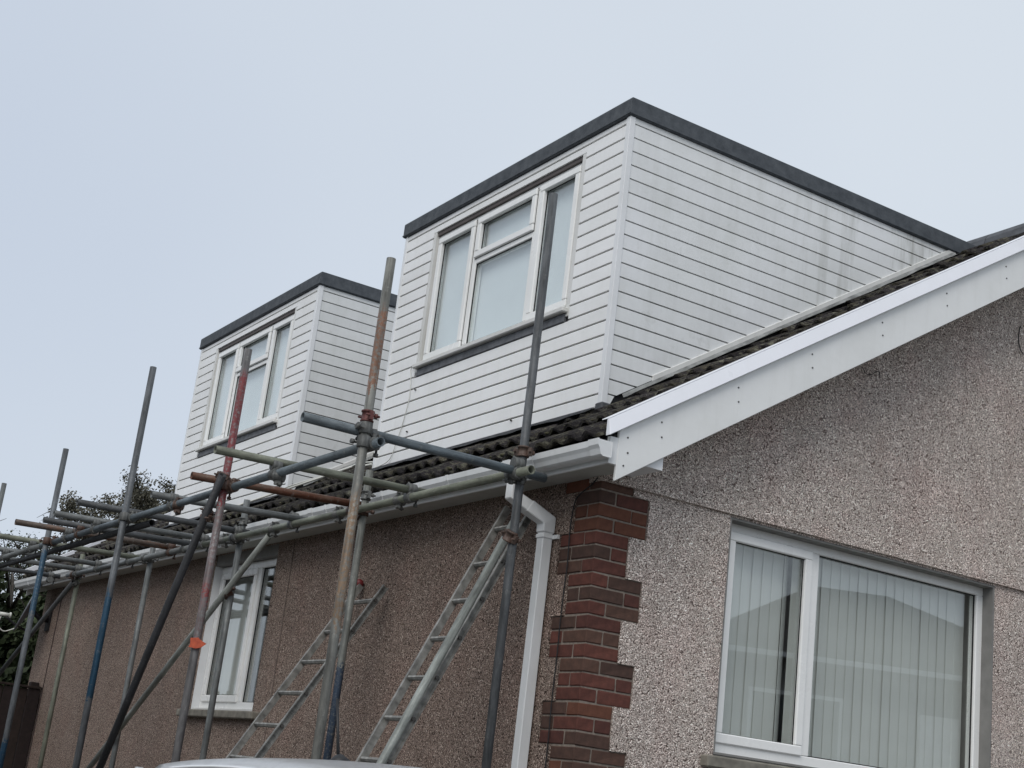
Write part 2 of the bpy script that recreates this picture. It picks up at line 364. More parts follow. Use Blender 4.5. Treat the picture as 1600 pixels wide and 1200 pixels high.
def cells(bm, us, zs, hole, plane, p_out, p_in):
    """a sheet of thickness p_out..p_in with rectangular openings; plane 'x' (u = y) or 'y' (u = x)"""
    def V(u, z, p): return (p, u, z) if plane == 'x' else (u, p, z)
    fl = [[not hole((us[i] + us[i + 1]) / 2, (zs[j] + zs[j + 1]) / 2) for j in range(len(zs) - 1)] for i in range(len(us) - 1)]
    cache = {}
    def vv(u, z, p):
        k = (round(u, 5), round(z, 5), round(p, 5))
        if k not in cache: cache[k] = bm.verts.new(V(u, z, p))
        return cache[k]
    fs = []
    for i in range(len(us) - 1):
        for j in range(len(zs) - 1):
            if not fl[i][j]: continue
            a, b, c, d = us[i], us[i + 1], zs[j], zs[j + 1]
            fs.append(bm.faces.new((vv(a, c, p_out), vv(b, c, p_out), vv(b, d, p_out), vv(a, d, p_out))))
            for (di, dj, e0, e1) in ((-1, 0, (a, c), (a, d)), (1, 0, (b, c), (b, d)), (0, -1, (a, c), (b, c)), (0, 1, (a, d), (b, d))):
                ii, jj = i + di, j + dj
                if 0 <= ii < len(us) - 1 and 0 <= jj < len(zs) - 1 and fl[ii][jj]: continue
                fs.append(bm.faces.new((vv(*e0, p_out), vv(*e1, p_out), vv(*e1, p_in), vv(*e0, p_in))))
    return fs

# quoin courses: joint levels
ZJ = [3.127 - 0.075 * j for j in range(-2, 40)]       # index 0 -> j=-2 (3.277)
GW = (0.905, 3.150, 1.905, 3.232)                     # gable window opening x0,x1,z0,z1
EW = (4.285, 5.62, 1.955, 3.262)                      # side window opening y0,y1,z0,z1
BAND = 3.245
def group_right_wide(j):                              # j = course index, course lies between joint j and j+1
    return ((j + 1) // 3) % 2 == 0
def course_of(z): return int(math.floor((3.127 - z) / 0.075))
def qr(z):
    return 0.327 if group_right_wide(course_of(z)) else 0.214
def ql(z):
    return 0.216 if group_right_wide(course_of(z)) else 0.330
gz = sorted(set([GZ - 0.5] + [round(z, 4) for z in ZJ if z > GZ - 0.45 and z < BAND] + [GW[2], GW[3], BAND]))
bm = B()
cells(bm, sorted([0.0, 0.214, 0.327, GW[0], GW[1], 7.66]), gz, lambda u, z: u < qr(z) or (GW[0] < u < GW[1] and GW[2] < z < GW[3]), 'y', -0.012, 0.10)
bmesh.ops.recalc_face_normals(bm, faces=bm.faces)
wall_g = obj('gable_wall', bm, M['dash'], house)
bm = B()                                               # upper coat stands proud with a drip edge at window-head height
prism(bm, [(-0.012, BAND), (7.66, BAND), (7.66, Z0 - 0.16), (RX, roof_z(RX) - 0.16), (-0.012, Z0 - 0.16)], 'y', -0.026, 0.10)
prism(bm, [(-0.014, BAND), (7.66, BAND), (7.66, BAND + 0.05), (-0.014, BAND + 0.05)], 'y', -0.031, -0.0265)
upper = obj('gable_render', bm, M['dash'], house)
# side wall
ez = sorted(set([GZ - 0.5] + [round(z, 4) for z in ZJ if z > GZ - 0.45 and z < 3.27] + [EW[2], EW[3], 3.30]))
bm = B()
cells(bm, sorted([0.0, 0.216, 0.330, EW[0], EW[1], LEN]), ez, lambda u, z: u < ql(z) or (EW[0] < u < EW[1] and EW[2] < z < EW[3]), 'x', -0.012, 0.12)
bmesh.ops.recalc_face_normals(bm, faces=bm.faces)
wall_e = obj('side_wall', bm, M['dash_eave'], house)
bm = B(); box(bm, 0.13, 7.55, LEN - 0.2, LEN, GZ - 0.5, 3.4); box(bm, 7.46, 7.66, 0.11, LEN - 0.21, GZ - 0.5, 3.4)
prism(bm, [(0.0, 3.401), (7.66, 3.401), (7.66, Z0 - 0.16), (RX, roof_z(RX) - 0.16), (0.0, Z0 - 0.16)], 'y', LEN - 0.18, LEN - 0.01)
obj('rear_wall', bm, M['dash_eave'], house)
# quoin bricks, each its own piece
bm = B(); box(bm, 0.0, 0.34, 0.0, 0.09, GZ - 0.5, 3.268); box(bm, 0.0, 0.09, 0.0901, 0.345, GZ - 0.5, 3.268)
quoin = obj('brick_quoin', bm, M['mortar'], house); tag(quoin, 'toothed red and brown brick quoin on the corner of the bungalow')
bcache = {}
def brick_mesh(lx, ly):
    k = (round(lx, 3), round(ly, 3))
    if k not in bcache:
        b_ = B(); box(b_, 0, lx, 0, ly, 0, 0.065); bevel(b_, 0.004)
        me = D.meshes.new('brick'); b_.to_mesh(me); b_.free(); bcache[k] = []
        for m in M['brick']:
            for q in range(2):
                mc = me.copy(); mc.materials.append(m)
                for v in mc.vertices: v.co += Vector((random.uniform(-.002, .002), random.uniform(-.002, .002), random.uniform(-.0022, .0022)))
                bcache[k].append(mc)
    return random.choices(bcache[k], (0.20, 0.20, 0.19, 0.19, 0.025, 0.025, 0.09, 0.09))[0]
def brick(x, y, z, lx, ly):
    o = inst('brick', brick_mesh(lx, ly), quoin, (x + random.uniform(-.0015, .0015), y + random.uniform(-.0015, .0015), z))
    o.rotation_euler = (0, random.uniform(-.006, .006), random.uniform(-.004, .004))
PR = -0.006
for j in range(-2, 37):
    z = 3.127 - 0.075 * (j + 1) + 0.005
    if z + 0.065 < GZ: break
    zc = z + 0.03; rw = qr(zc); lw = ql(zc)
    if z + 0.065 > 3.27: pass
    if j % 2 == 0:          # corner brick long on the gable face
        brick(PR, PR, z, 0.218, 0.105)
        if rw > 0.3: brick(0.222, PR, z, rw - 0.222 - 0.004, 0.1)
        brick(PR, 0.110, z, 0.1, lw - 0.110 - 0.004)
    else:
        brick(PR, PR, z, 0.105, 0.218)
        brick(0.110, PR, z, rw - 0.110 - 0.004, 0.1)
        if lw > 0.3: brick(PR, 0.222, z, 0.1, lw - 0.222 - 0.004)

# ---- windows ----------------------------------------------------
def bar_y(bm, x0, x1, z0, z1, y0, y1): box(bm, x0, x1, y0, y1, z0, z1)
def rect_frame(bm, plane, u0, u1, z0, z1, w, p0, p1, wb=None):
    wb = w if wb is None else wb
    def bx(a, b, c, d):
        if plane == 'y': box(bm, a, b, p0, p1, c, d)
        else: box(bm, p0, p1, a, b, c, d)
    bx(u0, u1, z0, z0 + wb); bx(u0, u1, z1 - w, z1); bx(u0, u0 + w, z0 + wb, z1 - w); bx(u1 - w, u1, z0 + wb, z1 - w)
def pane(plane, u0, u1, z0, z1, p, parent, mat, name='pane'):
    bm = B()
    if plane == 'y': box(bm, u0, u1, p, p + 0.006, z0, z1)
    else: box(bm, p, p + 0.006, u0, u1, z0, z1)
    return obj(name, bm, mat, parent)
def gasket(plane, u0, u1, z0, z1, p, parent, w=0.007):
    bm = B(); rect_frame(bm, plane, u0, u1, z0, z1, w, p - 0.004, p + 0.004); return obj('gasket', bm, M['rubber'], parent)
def sash(plane, u0, u1, z0, z1, p0, p1, w, parent):
    bm = B(); rect_frame(bm, plane, u0, u1, z0, z1, w, p0, p1); bevel(bm, 0.006); return obj('sash', bm, M['frame'], parent)

# big front window in the gable
x0, x1, z0, z1 = GW
bm = B(); rect_frame(bm, 'y', x0 + 0.004, x1 - 0.004, z0 + 0.02, z1 - 0.003, 0.062, 0.075, 0.14); box(bm, 1.620, 1.690, 0.075, 0.14, z0 + 0.083, z1 - 0.066); bevel(bm, 0.005)
win = obj('front_window', bm, M['frame'], house); tag(win, 'wide white framed window with vertical blinds in the gable wall')
sash('y', x0 + 0.062, 1.624, z0 + 0.078, z1 - 0.058, 0.060, 0.10, 0.056, win)
pane('y', x0 + 0.110, 1.572, z0 + 0.128, z1 - 0.108, 0.090, win, M['glass']); gasket('y', x0 + 0.114, 1.572, z0 + 0.13, z1 - 0.11, 0.084, win)
pane('y', 1.688, x1 - 0.064, z0 + 0.080, z1 - 0.063, 0.105, win, M['glass']); gasket('y', 1.690, x1 - 0.066, z0 + 0.082, z1 - 0.065, 0.098, win)
bm = B(); rect_frame(bm, 'y', x0 + 0.001, x1 - 0.001, z0 + 0.012, z1 - 0.001, 0.012, -0.010, 0.150); obj('reveal', bm, M['cement'], win)
bm = bbox(x0 - 0.085, x1 + 0.085, -0.075, 0.09, z0 - 0.062, z0 + 0.002, 0.008); obj('sill', bm, M['stone'], win)
bm = bbox(x0 + 0.006, x1 - 0.006, 0.02, 0.08, z0 + 0.003, z0 + 0.022, 0.004); obj('sill_lip', bm, M['frame'], win)
b_ = B(); box(b_, -0.046, 0.046, -0.001, 0.001, 0, 1.235); smesh = D.meshes.new('blind_slat'); b_.to_mesh(smesh); b_.free(); smesh.materials.append(M['blind'])
n = 27
for k in range(n):
    x = 1.00 + k * 0.0795
    if 1.53 < x < 1.60:
        inst('blind_slat', smesh, win, (x, 0.215, z0 + 0.04), (0, 0, R_(34))); continue
    inst('blind_slat', smesh, win, (x, 0.200 + random.uniform(-.003, .003), z0 + 0.04), (0, 0, R_(5 + random.uniform(-2.5, 2.5))))
bm = bbox(x0 + 0.03, x1 - 0.03, 0.17, 0.23, z1 - 0.05, z1 - 0.005, 0.004); obj('headrail', bm, M['upvc'], win)
def room(plane, u0, u1, z0, z1, p0, p1, parent):
    bm = B()
    for (a, b, c, d) in ((u0 - .1, u0 - .05, z0 - .1, z1 + .1), (u1 + .05, u1 + .1, z0 - .1, z1 + .1), (u0 - .05, u1 + .05, z0 - .1, z0 - .05), (u0 - .05, u1 + .05, z1 + .05, z1 + .1)):
        if plane == 'y': box(bm, a, b, p0, p1, c, d)
        else: box(bm, p0, p1, a, b, c, d)
    if plane == 'y': box(bm, u0 - .1, u1 + .1, p1, p1 + .05, z0 - .1, z1 + .1)
    else: box(bm, p1, p1 + .05, u0 - .1, u1 + .1, z0 - .1, z1 + .1)
    return obj('room_box', bm, M['room'], parent)
room('y', x0, x1, z0, z1, 0.145, 1.6, win)

# side window
y0, y1, z0, z1 = EW
bm = B(); rect_frame(bm, 'x', y0 + 0.004, y1 - 0.004, z0 + 0.02, z1 - 0.09, 0.062, 0.055, 0.12); box(bm, 0.055, 0.12, 4.72, 4.79, z0 + 0.083, z1 - 0.153); bevel(bm, 0.005)
win2 = obj('side_window', bm, M['frame'], house); tag(win2, 'tall white framed window behind the scaffold in the side wall')
pane('x', y0 + 0.064, 4.722, z0 + 0.080, z1 - 0.150, 0.085, win2, M['glass']); gasket('x', y0 + 0.066, 4.720, z0 + 0.082, z1 - 0.152, 0.078, win2)
sash('x', 4.786, y1 - 0.062, z0 + 0.078, z1 - 0.148, 0.040, 0.08, 0.056, win2)
pane('x', 4.838, y1 - 0.114, z0 + 0.130, z1 - 0.20, 0.070, win2, M['glass']); gasket('x', 4.840, y1 - 0.116, z0 + 0.132, z1 - 0.202, 0.064, win2)
bm = B(); box(bm, -0.004, 0.13, y0 + 0.001, y1 - 0.001, z1 - 0.088, z1 + 0.004); obj('head_panel', bm, M['cement'], win2)
bm = B(); box(bm, -0.010, 0.12, y1 - 0.003, y1 + 0.004, z0, z1 - 0.09); obj('reveal', bm, M['upvc'], win2)
bm = B(); box(bm, -0.010, 0.12, y0 - 0.004, y0 + 0.003, z0, z1 - 0.09); obj('reveal', bm, M['upvc'], win2)
bm = bbox(-0.075, 0.07, y0 - 0.16, y1 + 0.16, z0 - 0.055, z0 + 0.004, 0.008); obj('sill', bm, M['stone'], win2)
bm = bbox(0.0, 0.06, y0 + 0.006, y1 - 0.006, z0 + 0.005, z0 + 0.024, 0.004); obj('sill_lip', bm, M['sillwhite'], win2)
b_ = B(); box(b_, -0.001, 0.001, -0.046, 0.046, 0, 1.13); smesh2 = D.meshes.new('blind_slat'); b_.to_mesh(smesh2); b_.free(); smesh2.materials.append(M['blind'])
for k in range(6): inst('blind_slat', smesh2, win2, (0.20, 5.50 - k * 0.06, z0 + 0.03), (0, 0, R_(50 + random.uniform(-5, 5))))
room('x', y0, y1, z0, z1 - 0.05, 0.125, 1.5, win2)

# ---- eaves: soffit, fascia, gutter, downpipe ---------------------
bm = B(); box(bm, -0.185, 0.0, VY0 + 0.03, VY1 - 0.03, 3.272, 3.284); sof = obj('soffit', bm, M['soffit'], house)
bm = B(); box(bm, -0.200, -0.140, VY0 + 0.004, VY0 + 0.0295, 3.258, 3.40); obj('box_end', bm, M['gutter'], house)
bm = B(); box(bm, -0.200, -0.186, VY0 + 0.03, VY1 - 0.03, 3.258, 3.358); obj('fascia', bm, M['gutter'], house)
bm = B(); box(bm, -0.196, -0.180, VY0 + 0.03, VY1 - 0.03, 3.359, 3.395); obj('eaves_gap_shade', bm, M['dark_backing'], house)  # dark strip stands in for the shade between gutter and tiles
bm = B(); box(bm, -0.138, 0.17, VY0 + 0.03, -0.027, 3.300, 3.42); obj('soffit_return', bm, M['upvc'], house)
gp = [(-0.2015, 3.355), (-0.2015, 3.288), (-0.208, 3.282), (-0.252, 3.282), (-0.266, 3.290), (-0.276, 3.312), (-0.288, 3.330), (-0.292, 3.362), (-0.284, 3.362), (-0.280, 3.334), (-0.269, 3.315), (-0.260, 3.294), (-0.250, 3.287), (-0.212, 3.287), (-0.207, 3.292), (-0.207, 3.355)]
def gut(name, a, b, off=0.0, parent=house, mat=None):
    bm = B(); prism(bm, [(x - off * (1 if x < -0.23 else 0), z - (off if z < 3.31 else -off * 0.5)) for x, z in gp], 'y', a, b)
    return obj(name, bm, mat or M['gutter'], parent)
gutter = gut('gutter', VY0 - 0.02, VY1 + 0.10)
for yy in (-0.30, 0.30, 0.53, 3.15, 5.95, 8.7): gut('gutter_union', yy - 0.035 if yy > 0 else yy - 0.055, yy + 0.035, 0.005, gutter)
for yy in (1.2, 2.05, 2.9, 3.9, 4.8, 5.6, 6.5, 7.4, 8.3, 9.2, 10.1, 11.0): gut('gutter_bracket', yy - 0.012, yy + 0.012, 0.004, gutter)
bm = B(); prism(bm, gp[:8] + [(-0.2015, 3.362)], 'y', VY0 - 0.022, VY0 - 0.018); bevel(bm, 0.0008); obj('stop_end', bm, M['gutter'], gutter)
def sqtube(bm, pts, w, along=Vector((0, 1, 0))):
    """square pipe through points lying in a plane of constant y, mitred"""
    pts = [Vector(p) for p in pts]; rings = []
    for i, p in enumerate(pts):
        d0 = (p - pts[i - 1]).normalized() if i else (pts[1] - p).normalized()
        d1 = (pts[i + 1] - p).normalized() if i < len(pts) - 1 else d0
        d = (d0 + d1).normalized(); nrm = along.cross(d).normalized(); k = 1 / max(0.5, nrm.dot(along.cross(d0).normalized()))
        rings.append([bm.verts.new(p + nrm * (sx * w / 2 * k) + along * (sy * w / 2)) for sx, sy in ((-1, -1), (1, -1), (1, 1), (-1, 1))])
    for a, b in zip(rings, rings[1:]):
        for k in range(4): bm.faces.new((a[k], a[(k + 1) % 4], b[(k + 1) % 4], b[k]))
    bm.faces.new(rings[0][::-1]); bm.faces.new(rings[-1]); bmesh.ops.recalc_face_normals(bm, faces=bm.faces)
PY = 0.415
bm = B(); sqtube(bm, [(-0.055, PY, 3.06), (-0.055, PY, GZ)], 0.065); bevel(bm, 0.005)
dp = obj('downpipe', bm, M['gutter'], house)
bm = B(); sqtube(bm, [(-0.242, PY + 0.075, 3.285), (-0.242, PY + 0.075, 3.165), (-0.165, PY + 0.042, 3.118)], 0.071); bevel(bm, 0.005); obj('offset_bend', bm, M['gutter'], dp)
bm = B(); sqtube(bm, [(-0.170, PY + 0.045, 3.122), (-0.055, PY, 3.055), (-0.055, PY, 2.985)], 0.077); bevel(bm, 0.005); obj('offset_bend', bm, M['gutter'], dp)
for zz in (2.965, 1.55):
    bm = bbox(-0.092, -0.0125, PY - 0.038, PY + 0.038, zz - 0.012, zz + 0.012, 0.003); box(bm, -0.026, -0.0125, PY - 0.085, PY + 0.085, zz - 0.011, zz + 0.011); obj('pipe_clip', bm, M['gutter'], dp)

# ---- roof: deck, tiles, verge ------------------------------------
bm = B()
prism(bm, [(-0.17, roof_z(-0.17) - 0.115), (RX, roof_z(RX) - 0.115), (2 * RX + 0.17, roof_z(-0.17) - 0.115), (2 * RX + 0.17, roof_z(-0.17) - 0.15), (RX, roof_z(RX) - 0.158), (-0.17, roof_z(-0.17) - 0.15)], 'y', VY0 + 0.02, VY1 - 0.02)
roof = obj('roof', bm, M['dark_backing'], house); tag(roof, 'dark mossy concrete tiled roof between and around the dormers')
bm = B(); prism(bm, [(RX + 0.05, roof_z(RX) - 0.035), (2 * RX + 0.22, roof_z(-0.22) - 0.0), (2 * RX + 0.22, roof_z(-0.22) - 0.05), (RX + 0.05, roof_z(RX) - 0.075)], 'y', VY0 + 0.01, VY1 - 0.01); obj('rear_slope', bm, M['tile'], roof)
TW, TL, GAUGE = 0.300, 0.415, 0.335
def tile_bm(bm, M4=None, jit=0.0):
    N = 12; prof = []
    for i in range(N + 1):
        u = TW * i / N; ph = (u / (TW / 2)) % 1.0
        h = 0.030 * max(0.0, math.sin(PI * min(1, max(0, (ph - 0.30) / 0.62)))) ** 0.8 if 0.30 < ph < 0.92 else 0.0
        prof.append((u - TW / 2 + 0.001, h))
    th = 0.017; rows = []
    for (s, nn, t_) in ((0.0, 0.026, 0), (TL, 0.0, 0), (0.0, 0.026, 1), (TL, 0.0, 1)):
        rows.append([bm.verts.new((s, u, nn + h - (th if t_ else 0))) for u, h in prof])
    fs = []
    for i in range(N):
        fs.append(bm.faces.new((rows[0][i], rows[1][i], rows[1][i + 1], rows[0][i + 1])))
        fs.append(bm.faces.new((rows[2][i], rows[2][i + 1], rows[3][i + 1], rows[3][i])))
        fs.append(bm.faces.new((rows[0][i], rows[0][i + 1], rows[2][i + 1], rows[2][i])))
    for e in (0, N): fs.append(bm.faces.new((rows[0][e], rows[2][e], rows[3][e], rows[1][e])))
    for k in range(N):
        fs[3 * k].smooth = True
    bmesh.ops.recalc_face_normals(bm, faces=fs)
    if M4 is not None:
        vs = [v for r in rows for v in r]; bmesh.ops.transform(bm, matrix=M4, verts=vs)
b_ = B(); tile_bm(b_); tmesh = D.meshes.new('roof_tile'); b_.to_mesh(tmesh); b_.free(); tmesh.materials.append(M['tile'])
for p in tmesh.polygons: pass
slope = Matrix(((CS, 0, -SN), (0, 1, 0), (SN, 0, CS)))    # local (s, u, n) -> world
DORM = ((0.61, 3.60), (5.24, 8.225))
XD = 0.365; DZT = 5.786; DZR = 5.910
far = B(); ncol = int((VY1 - 0.05 - (VY0 + 0.03)) / TW) + 1; nrow = 14; ntile = 0
ncell = 0
for r_ in range(nrow):
    s0 = r_ * GAUGE
    xs_ = -0.250 + s0 * CS; base = Vector((xs_, 0, roof_z(xs_) - (0.105 if r_ == 0 else 0.080)))
    for c_ in range(ncol):
        yc = VY0 + 0.03 + TW * (c_ + 0.5)
        if yc > VY1 - 0.05: continue
        xm = xs_ + 0.3
        if any(a + 0.10 < yc - TW / 2 and yc + TW / 2 < b - 0.10 for a, b in DORM) and xs_ > XD - 0.05 and roof_z(xs_) < DZT - 0.1: continue
        L_ = Vector((base.x + random.uniform(-.014, .014), yc + random.uniform(-.004, .004), base.z + random.uniform(-.004, .007)))
        mat_ = slope @ Matrix.Rotation(random.uniform(-.02, .02), 3, 'Z') @ Matrix.Rotation(random.uniform(-.014, .014), 3, 'X') @ Matrix.Rotation(random.uniform(-.012, .012), 3, 'Y')
        if yc < 8.5:
            inst('roof_tile', tmesh, roof, L_, mat_); ntile += 1
        else:
            tile_bm(far, Matrix.Translation(L_) @ mat_.to_4x4())
fo = obj('far_roof_tiles', far, M['tile'], roof); tag(fo, kind='stuff')
moss = B(); rm = random.Random(21)
for k in range(420):
    y = rm.uniform(VY0 + 0.1, 8.6); x = -0.25 + rm.choice((0.0, 0.285, 0.0, 0.285, 0.57)) + rm.uniform(-0.004, 0.035)
    if x > XD - 0.09 and any(a - 0.08 < y < b + 0.03 for a, b in DORM): continue
    r = rm.uniform(0.006, 0.017); p = Vector((x, y, roof_z(x) - (0.075 if x < 0 else 0.048) + rm.uniform(-0.004, 0.022)))
    bmesh.ops.create_icosphere(moss, subdivisions=1, radius=r, matrix=Matrix.Translation(p) @ Matrix.Diagonal((1.1, rm.uniform(1.0, 1.8), 0.6, 1)))
mo = obj('moss', moss, (lambda t: t.set(t.ramp(t.noise(t.coord(), 30, 4, 0.7), [(0.3, (0.040, 0.038, 0.022)), (0.7, (0.125, 0.120, 0.080))]), 0.95, 0, 0.1))(NT('moss')), roof, True); tag(mo, kind='stuff')
# ridge tiles
b_ = B()
pr = [(0.175 * math.cos(a), 0.175 * math.sin(a) * 0.82) for a in [PI * k / 8 for k in range(9)]]; pr2 = [(x * 0.86, z * 0.86) for x, z in pr[::-1]]
prism(b_, pr + pr2, 'y', 0, 0.44); rmesh = D.meshes.new('ridge_tile'); b_.to_mesh(rmesh); b_.free(); rmesh.materials.append(M['lead'])
for k in range(27):
    inst('ridge_tile', rmesh, roof, (RX, VY0 + 0.02 + k * 0.445, roof_z(RX) - 0.150 + random.uniform(0, .006)), (random.uniform(-.01, .01), 0, 0))
# bargeboards and white verge caps
def slope_board(name, x0, x1, zt, zb, ya, yb, mat, plumb=True, tilt=0.0):
    """strip following the roof slope from x0 to x1; zt, zb = offsets of its edges from the roof line"""
    bm = B(); vs = []
    for (x, dz) in ((x0, zb), (x1, zb), (x1, zt), (x0, zt)):
        ty = tilt if dz == zb else 0.0
        vs.append(((x, ya - ty, roof_z(x) + dz), (x, yb, roof_z(x) + dz)))
    a = [bm.verts.new(v[0]) for v in vs]; b = [bm.verts.new(v[1]) for v in vs]
    bm.faces.new(a); bm.faces.new(b[::-1])
    for i in range(4): bm.faces.new((a[i], b[i], b[(i + 1) % 4], a[(i + 1) % 4]))
    bmesh.ops.recalc_face_normals(bm, faces=bm.faces); bevel(bm, 0.003); return bm
bb = obj('bargeboard', slope_board('b', -0.150, RX, -0.085, -0.372, VY0, VY0 + 0.020, M['barge']), M['barge'], house)
cap = obj('verge_cap', slope_board('c', -0.228, RX, -0.010, -0.100, VY0 - 0.008, VY0 + 0.012, M['cap'], tilt=0.022), M['cap'], house)
bm = slope_board('c2', -0.228, RX, -0.004, -0.0095, VY0 - 0.008, VY0 + 0.062, M['cap']); obj('cap_top', bm, M['cap'], cap)
bm = slope_board('q', -0.146, RX, -0.088, -0.106, VY0 - 0.010, VY0 - 0.0005, M['barge']); obj('cover_strip', bm, M['barge'], bb)
bm = slope_board('s', 0.172, RX, -0.235, -0.243, VY0 + 0.021, -0.0265, M['soffit']); obj('verge_soffit', bm, M['soffit'], house)
# far verge
fb = obj('bargeboard', slope_board('b', -0.150, RX, -0.085, -0.345, VY1 - 0.02, VY1, M['barge']), M['barge'], house)
obj('verge_cap', slope_board('c', -0.228, RX, 0.012, -0.09, VY1 - 0.045, VY1 + 0.02, M['cap']), M['cap'], house)
for ya, yb in ((VY0, VY0 + 0.02), (VY1 - 0.02, VY1)):      # the other half of each gable, beyond the ridge
    bm = B(); prism(bm, [(RX + .001, roof_z(RX) + 0.01), (2 * RX + 0.22, roof_z(-0.22) + 0.01), (2 * RX + 0.22, roof_z(-0.22) - 0.32), (2 * RX + 0.12, roof_z(-0.12) - 0.372), (RX + .001, roof_z(RX) - 0.372)], 'y', ya, yb); obj('bargeboard', bm, M['barge'], house)
b_ = B(); bmesh.ops.create_cone(b_, cap_ends=True, segments=8, radius1=0.0052, radius2=0.0052, depth=0.004); nmesh = D.meshes.new('nail'); b_.to_mesh(nmesh); b_.free(); nmesh.materials.append(M['nail'])
for i, x in enumerate((-0.115, -0.095, 0.115, 0.62, 1.15, 1.70, 2.25, 2.80, 3.35)):
    for dz in ((-0.165, -0.245) if i else (-0.305,)):
        inst('nail', nmesh, bb, (x + (0.008 if dz < -0.2 else 0), VY0 - 0.001, roof_z(x) + dz), (PI / 2, 0, 0))

# ---- dormers ------------------------------------------------------
PITCH = 0.0945; GROOVE = 0.0095; ZTOP = 5.737
def dormer(ya, yb, label):
    xb = (DZT - Z0) / T + 0.12
    bm = B()                                            # core in pieces round the window; dark colour holds groove shade and dirt
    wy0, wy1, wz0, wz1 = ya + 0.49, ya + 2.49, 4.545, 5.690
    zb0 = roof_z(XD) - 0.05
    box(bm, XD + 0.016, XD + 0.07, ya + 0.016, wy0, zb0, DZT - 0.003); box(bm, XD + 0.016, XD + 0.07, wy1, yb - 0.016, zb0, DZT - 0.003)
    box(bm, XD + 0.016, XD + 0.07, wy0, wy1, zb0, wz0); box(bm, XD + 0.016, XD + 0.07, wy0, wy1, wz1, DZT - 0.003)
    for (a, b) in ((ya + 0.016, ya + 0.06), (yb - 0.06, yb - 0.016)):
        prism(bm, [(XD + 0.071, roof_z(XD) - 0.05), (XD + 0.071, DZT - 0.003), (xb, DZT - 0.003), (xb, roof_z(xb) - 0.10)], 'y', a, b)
    d = obj('dormer', bm, M['dark_backing'], house); tag(d, label)
    # flat roof: deck and mineral felt edge
    xe = (DZR - Z0) / T + 0.10
    bm = B(); prism(bm, [(XD - 0.020, DZT - 0.0), (XD - 0.020, DZR - 0.012), (XD - 0.010, DZR), (xe, DZR + 0.0), (xe, DZT)], 'y', ya - 0.018, yb + 0.035); bevel(bm, 0.004)
    rf = obj('felt_roof', bm, M['felt'], d)
    bm = B(); box(bm, XD - 0.0245, XD - 0.0202, ya - 0.0225, yb + 0.038, DZT + 0.008, DZT + 0.018); box(bm, XD - 0.0200, xe - 0.2, ya - 0.0225, ya - 0.0182, DZT + 0.008, DZT + 0.018); obj('felt_drip', bm, M['felt'], d)
    # horizontal cladding boards, front
    fw0, fw1 = ya + 0.038, yb - 0.03
    def fboard(y0_, y1_, zl, zh):
        zl += GROOVE; bm = B()
        prism(bm, [(XD, zl + 0.002), (XD + 0.003, zl), (XD + 0.0158, zl), (XD + 0.0158, zh), (XD + 0.004, zh), (XD, zh - 0.005)], 'y', y0_, y1_)
        return obj('cladding_board', bm, M['board'], d)
    k = 0; z = ZTOP
    fboard(fw0, fw1, z - 0.0, DZT - 0.002)
    zt_, zb_ = wz1 - 0.012, wz0 - 0.040
    while z > roof_z(XD) + 0.03:
        zl = max(z - PITCH, roof_z(XD) - 0.03)
        if zl >= zt_ or z <= zb_: fboard(fw0, fw1, zl, z)
        else:
            fboard(fw0, wy0 - 0.022, zl, z); fboard(wy1 + 0.022, fw1, zl, z)
            if z > zt_ + 0.02: fboard(wy0 - 0.021, wy1 + 0.021, zt_, z)
            if zl < zb_ - 0.02: fboard(wy0 - 0.021, wy1 + 0.021, zl, zb_)
        z -= PITCH
    # cheek boards, cut to the slope of the roof
    z = ZTOP
    def cboard(zl, zh, ys, s):
        zl += GROOVE; xr0 = (zl - Z0) / T - 0.02; xr1 = (zh - Z0) / T - 0.02; xs0 = XD + 0.038
        if xr1 < xs0 + 0.03: return
        xr0 = max(xr0, xs0 + 0.01)
        bm = B(); y_o = ys; y_i = ys + 0.0158 * s
        v = []
        for (x, z_, dy) in ((xs0, zl, 0.0), (xr0, zl, 0.0), (xr1, zh, 0.0), (xs0, zh, 0.0)):
            v.append((bm.verts.new((x, y_o, z_)), bm.verts.new((x, y_i, z_))))
        a = [q[0] for q in v]; b = [q[1] for q in v]
        bm.faces.new(a); bm.faces.new(b[::-1])
        for i in range(4): bm.faces.new((a[i], b[i], b[(i + 1) % 4], a[(i + 1) % 4]))
        bmesh.ops.recalc_face_normals(bm, faces=bm.faces)
        obj('cladding_board', bm, M['cheek'], d)
    cboard(ZTOP, DZT - 0.002, ya, 1)
    while z > roof_z(XD):
        cboard(z - PITCH, z, ya, 1); z -= PITCH
    bm = B(); prism(bm, [(XD + 0.06, roof_z(XD) - 0.02), (XD + 0.06, DZT - 0.002), (xb - 0.15, DZT - 0.002)], 'y', yb - 0.0155, yb); obj('rear_cheek_panel', bm, M['cheek'], d)
    # corner trims
    for (yc, s) in ((ya, 1), (yb, -1)):
        bm = B(); w = 0.036 if s > 0 else 0.03
        prism(bm, [(XD - 0.006, yc - 0.006 * s), (XD - 0.006, yc + w * s), (XD + 0.0155, yc + w * s), (XD + 0.0155, yc + 0.0155 * s), (XD + 0.036, yc + 0.0155 * s), (XD + 0.036, yc - 0.006 * s)], 'z', roof_z(XD) - 0.015, DZT - 0.001)
        bevel(bm, 0.002); obj('corner_trim', bm, M['upvc'], d)
    # sloping cover trim and flashing at the foot of the cheek
    bm = slope_board('t', 0.72, 3.40, 0.045, -0.006, ya - 0.012, ya - 0.0005, None); obj('cheek_trim', bm, M['sillwhite'], d)
    bm = B(); n = 46; rows = []
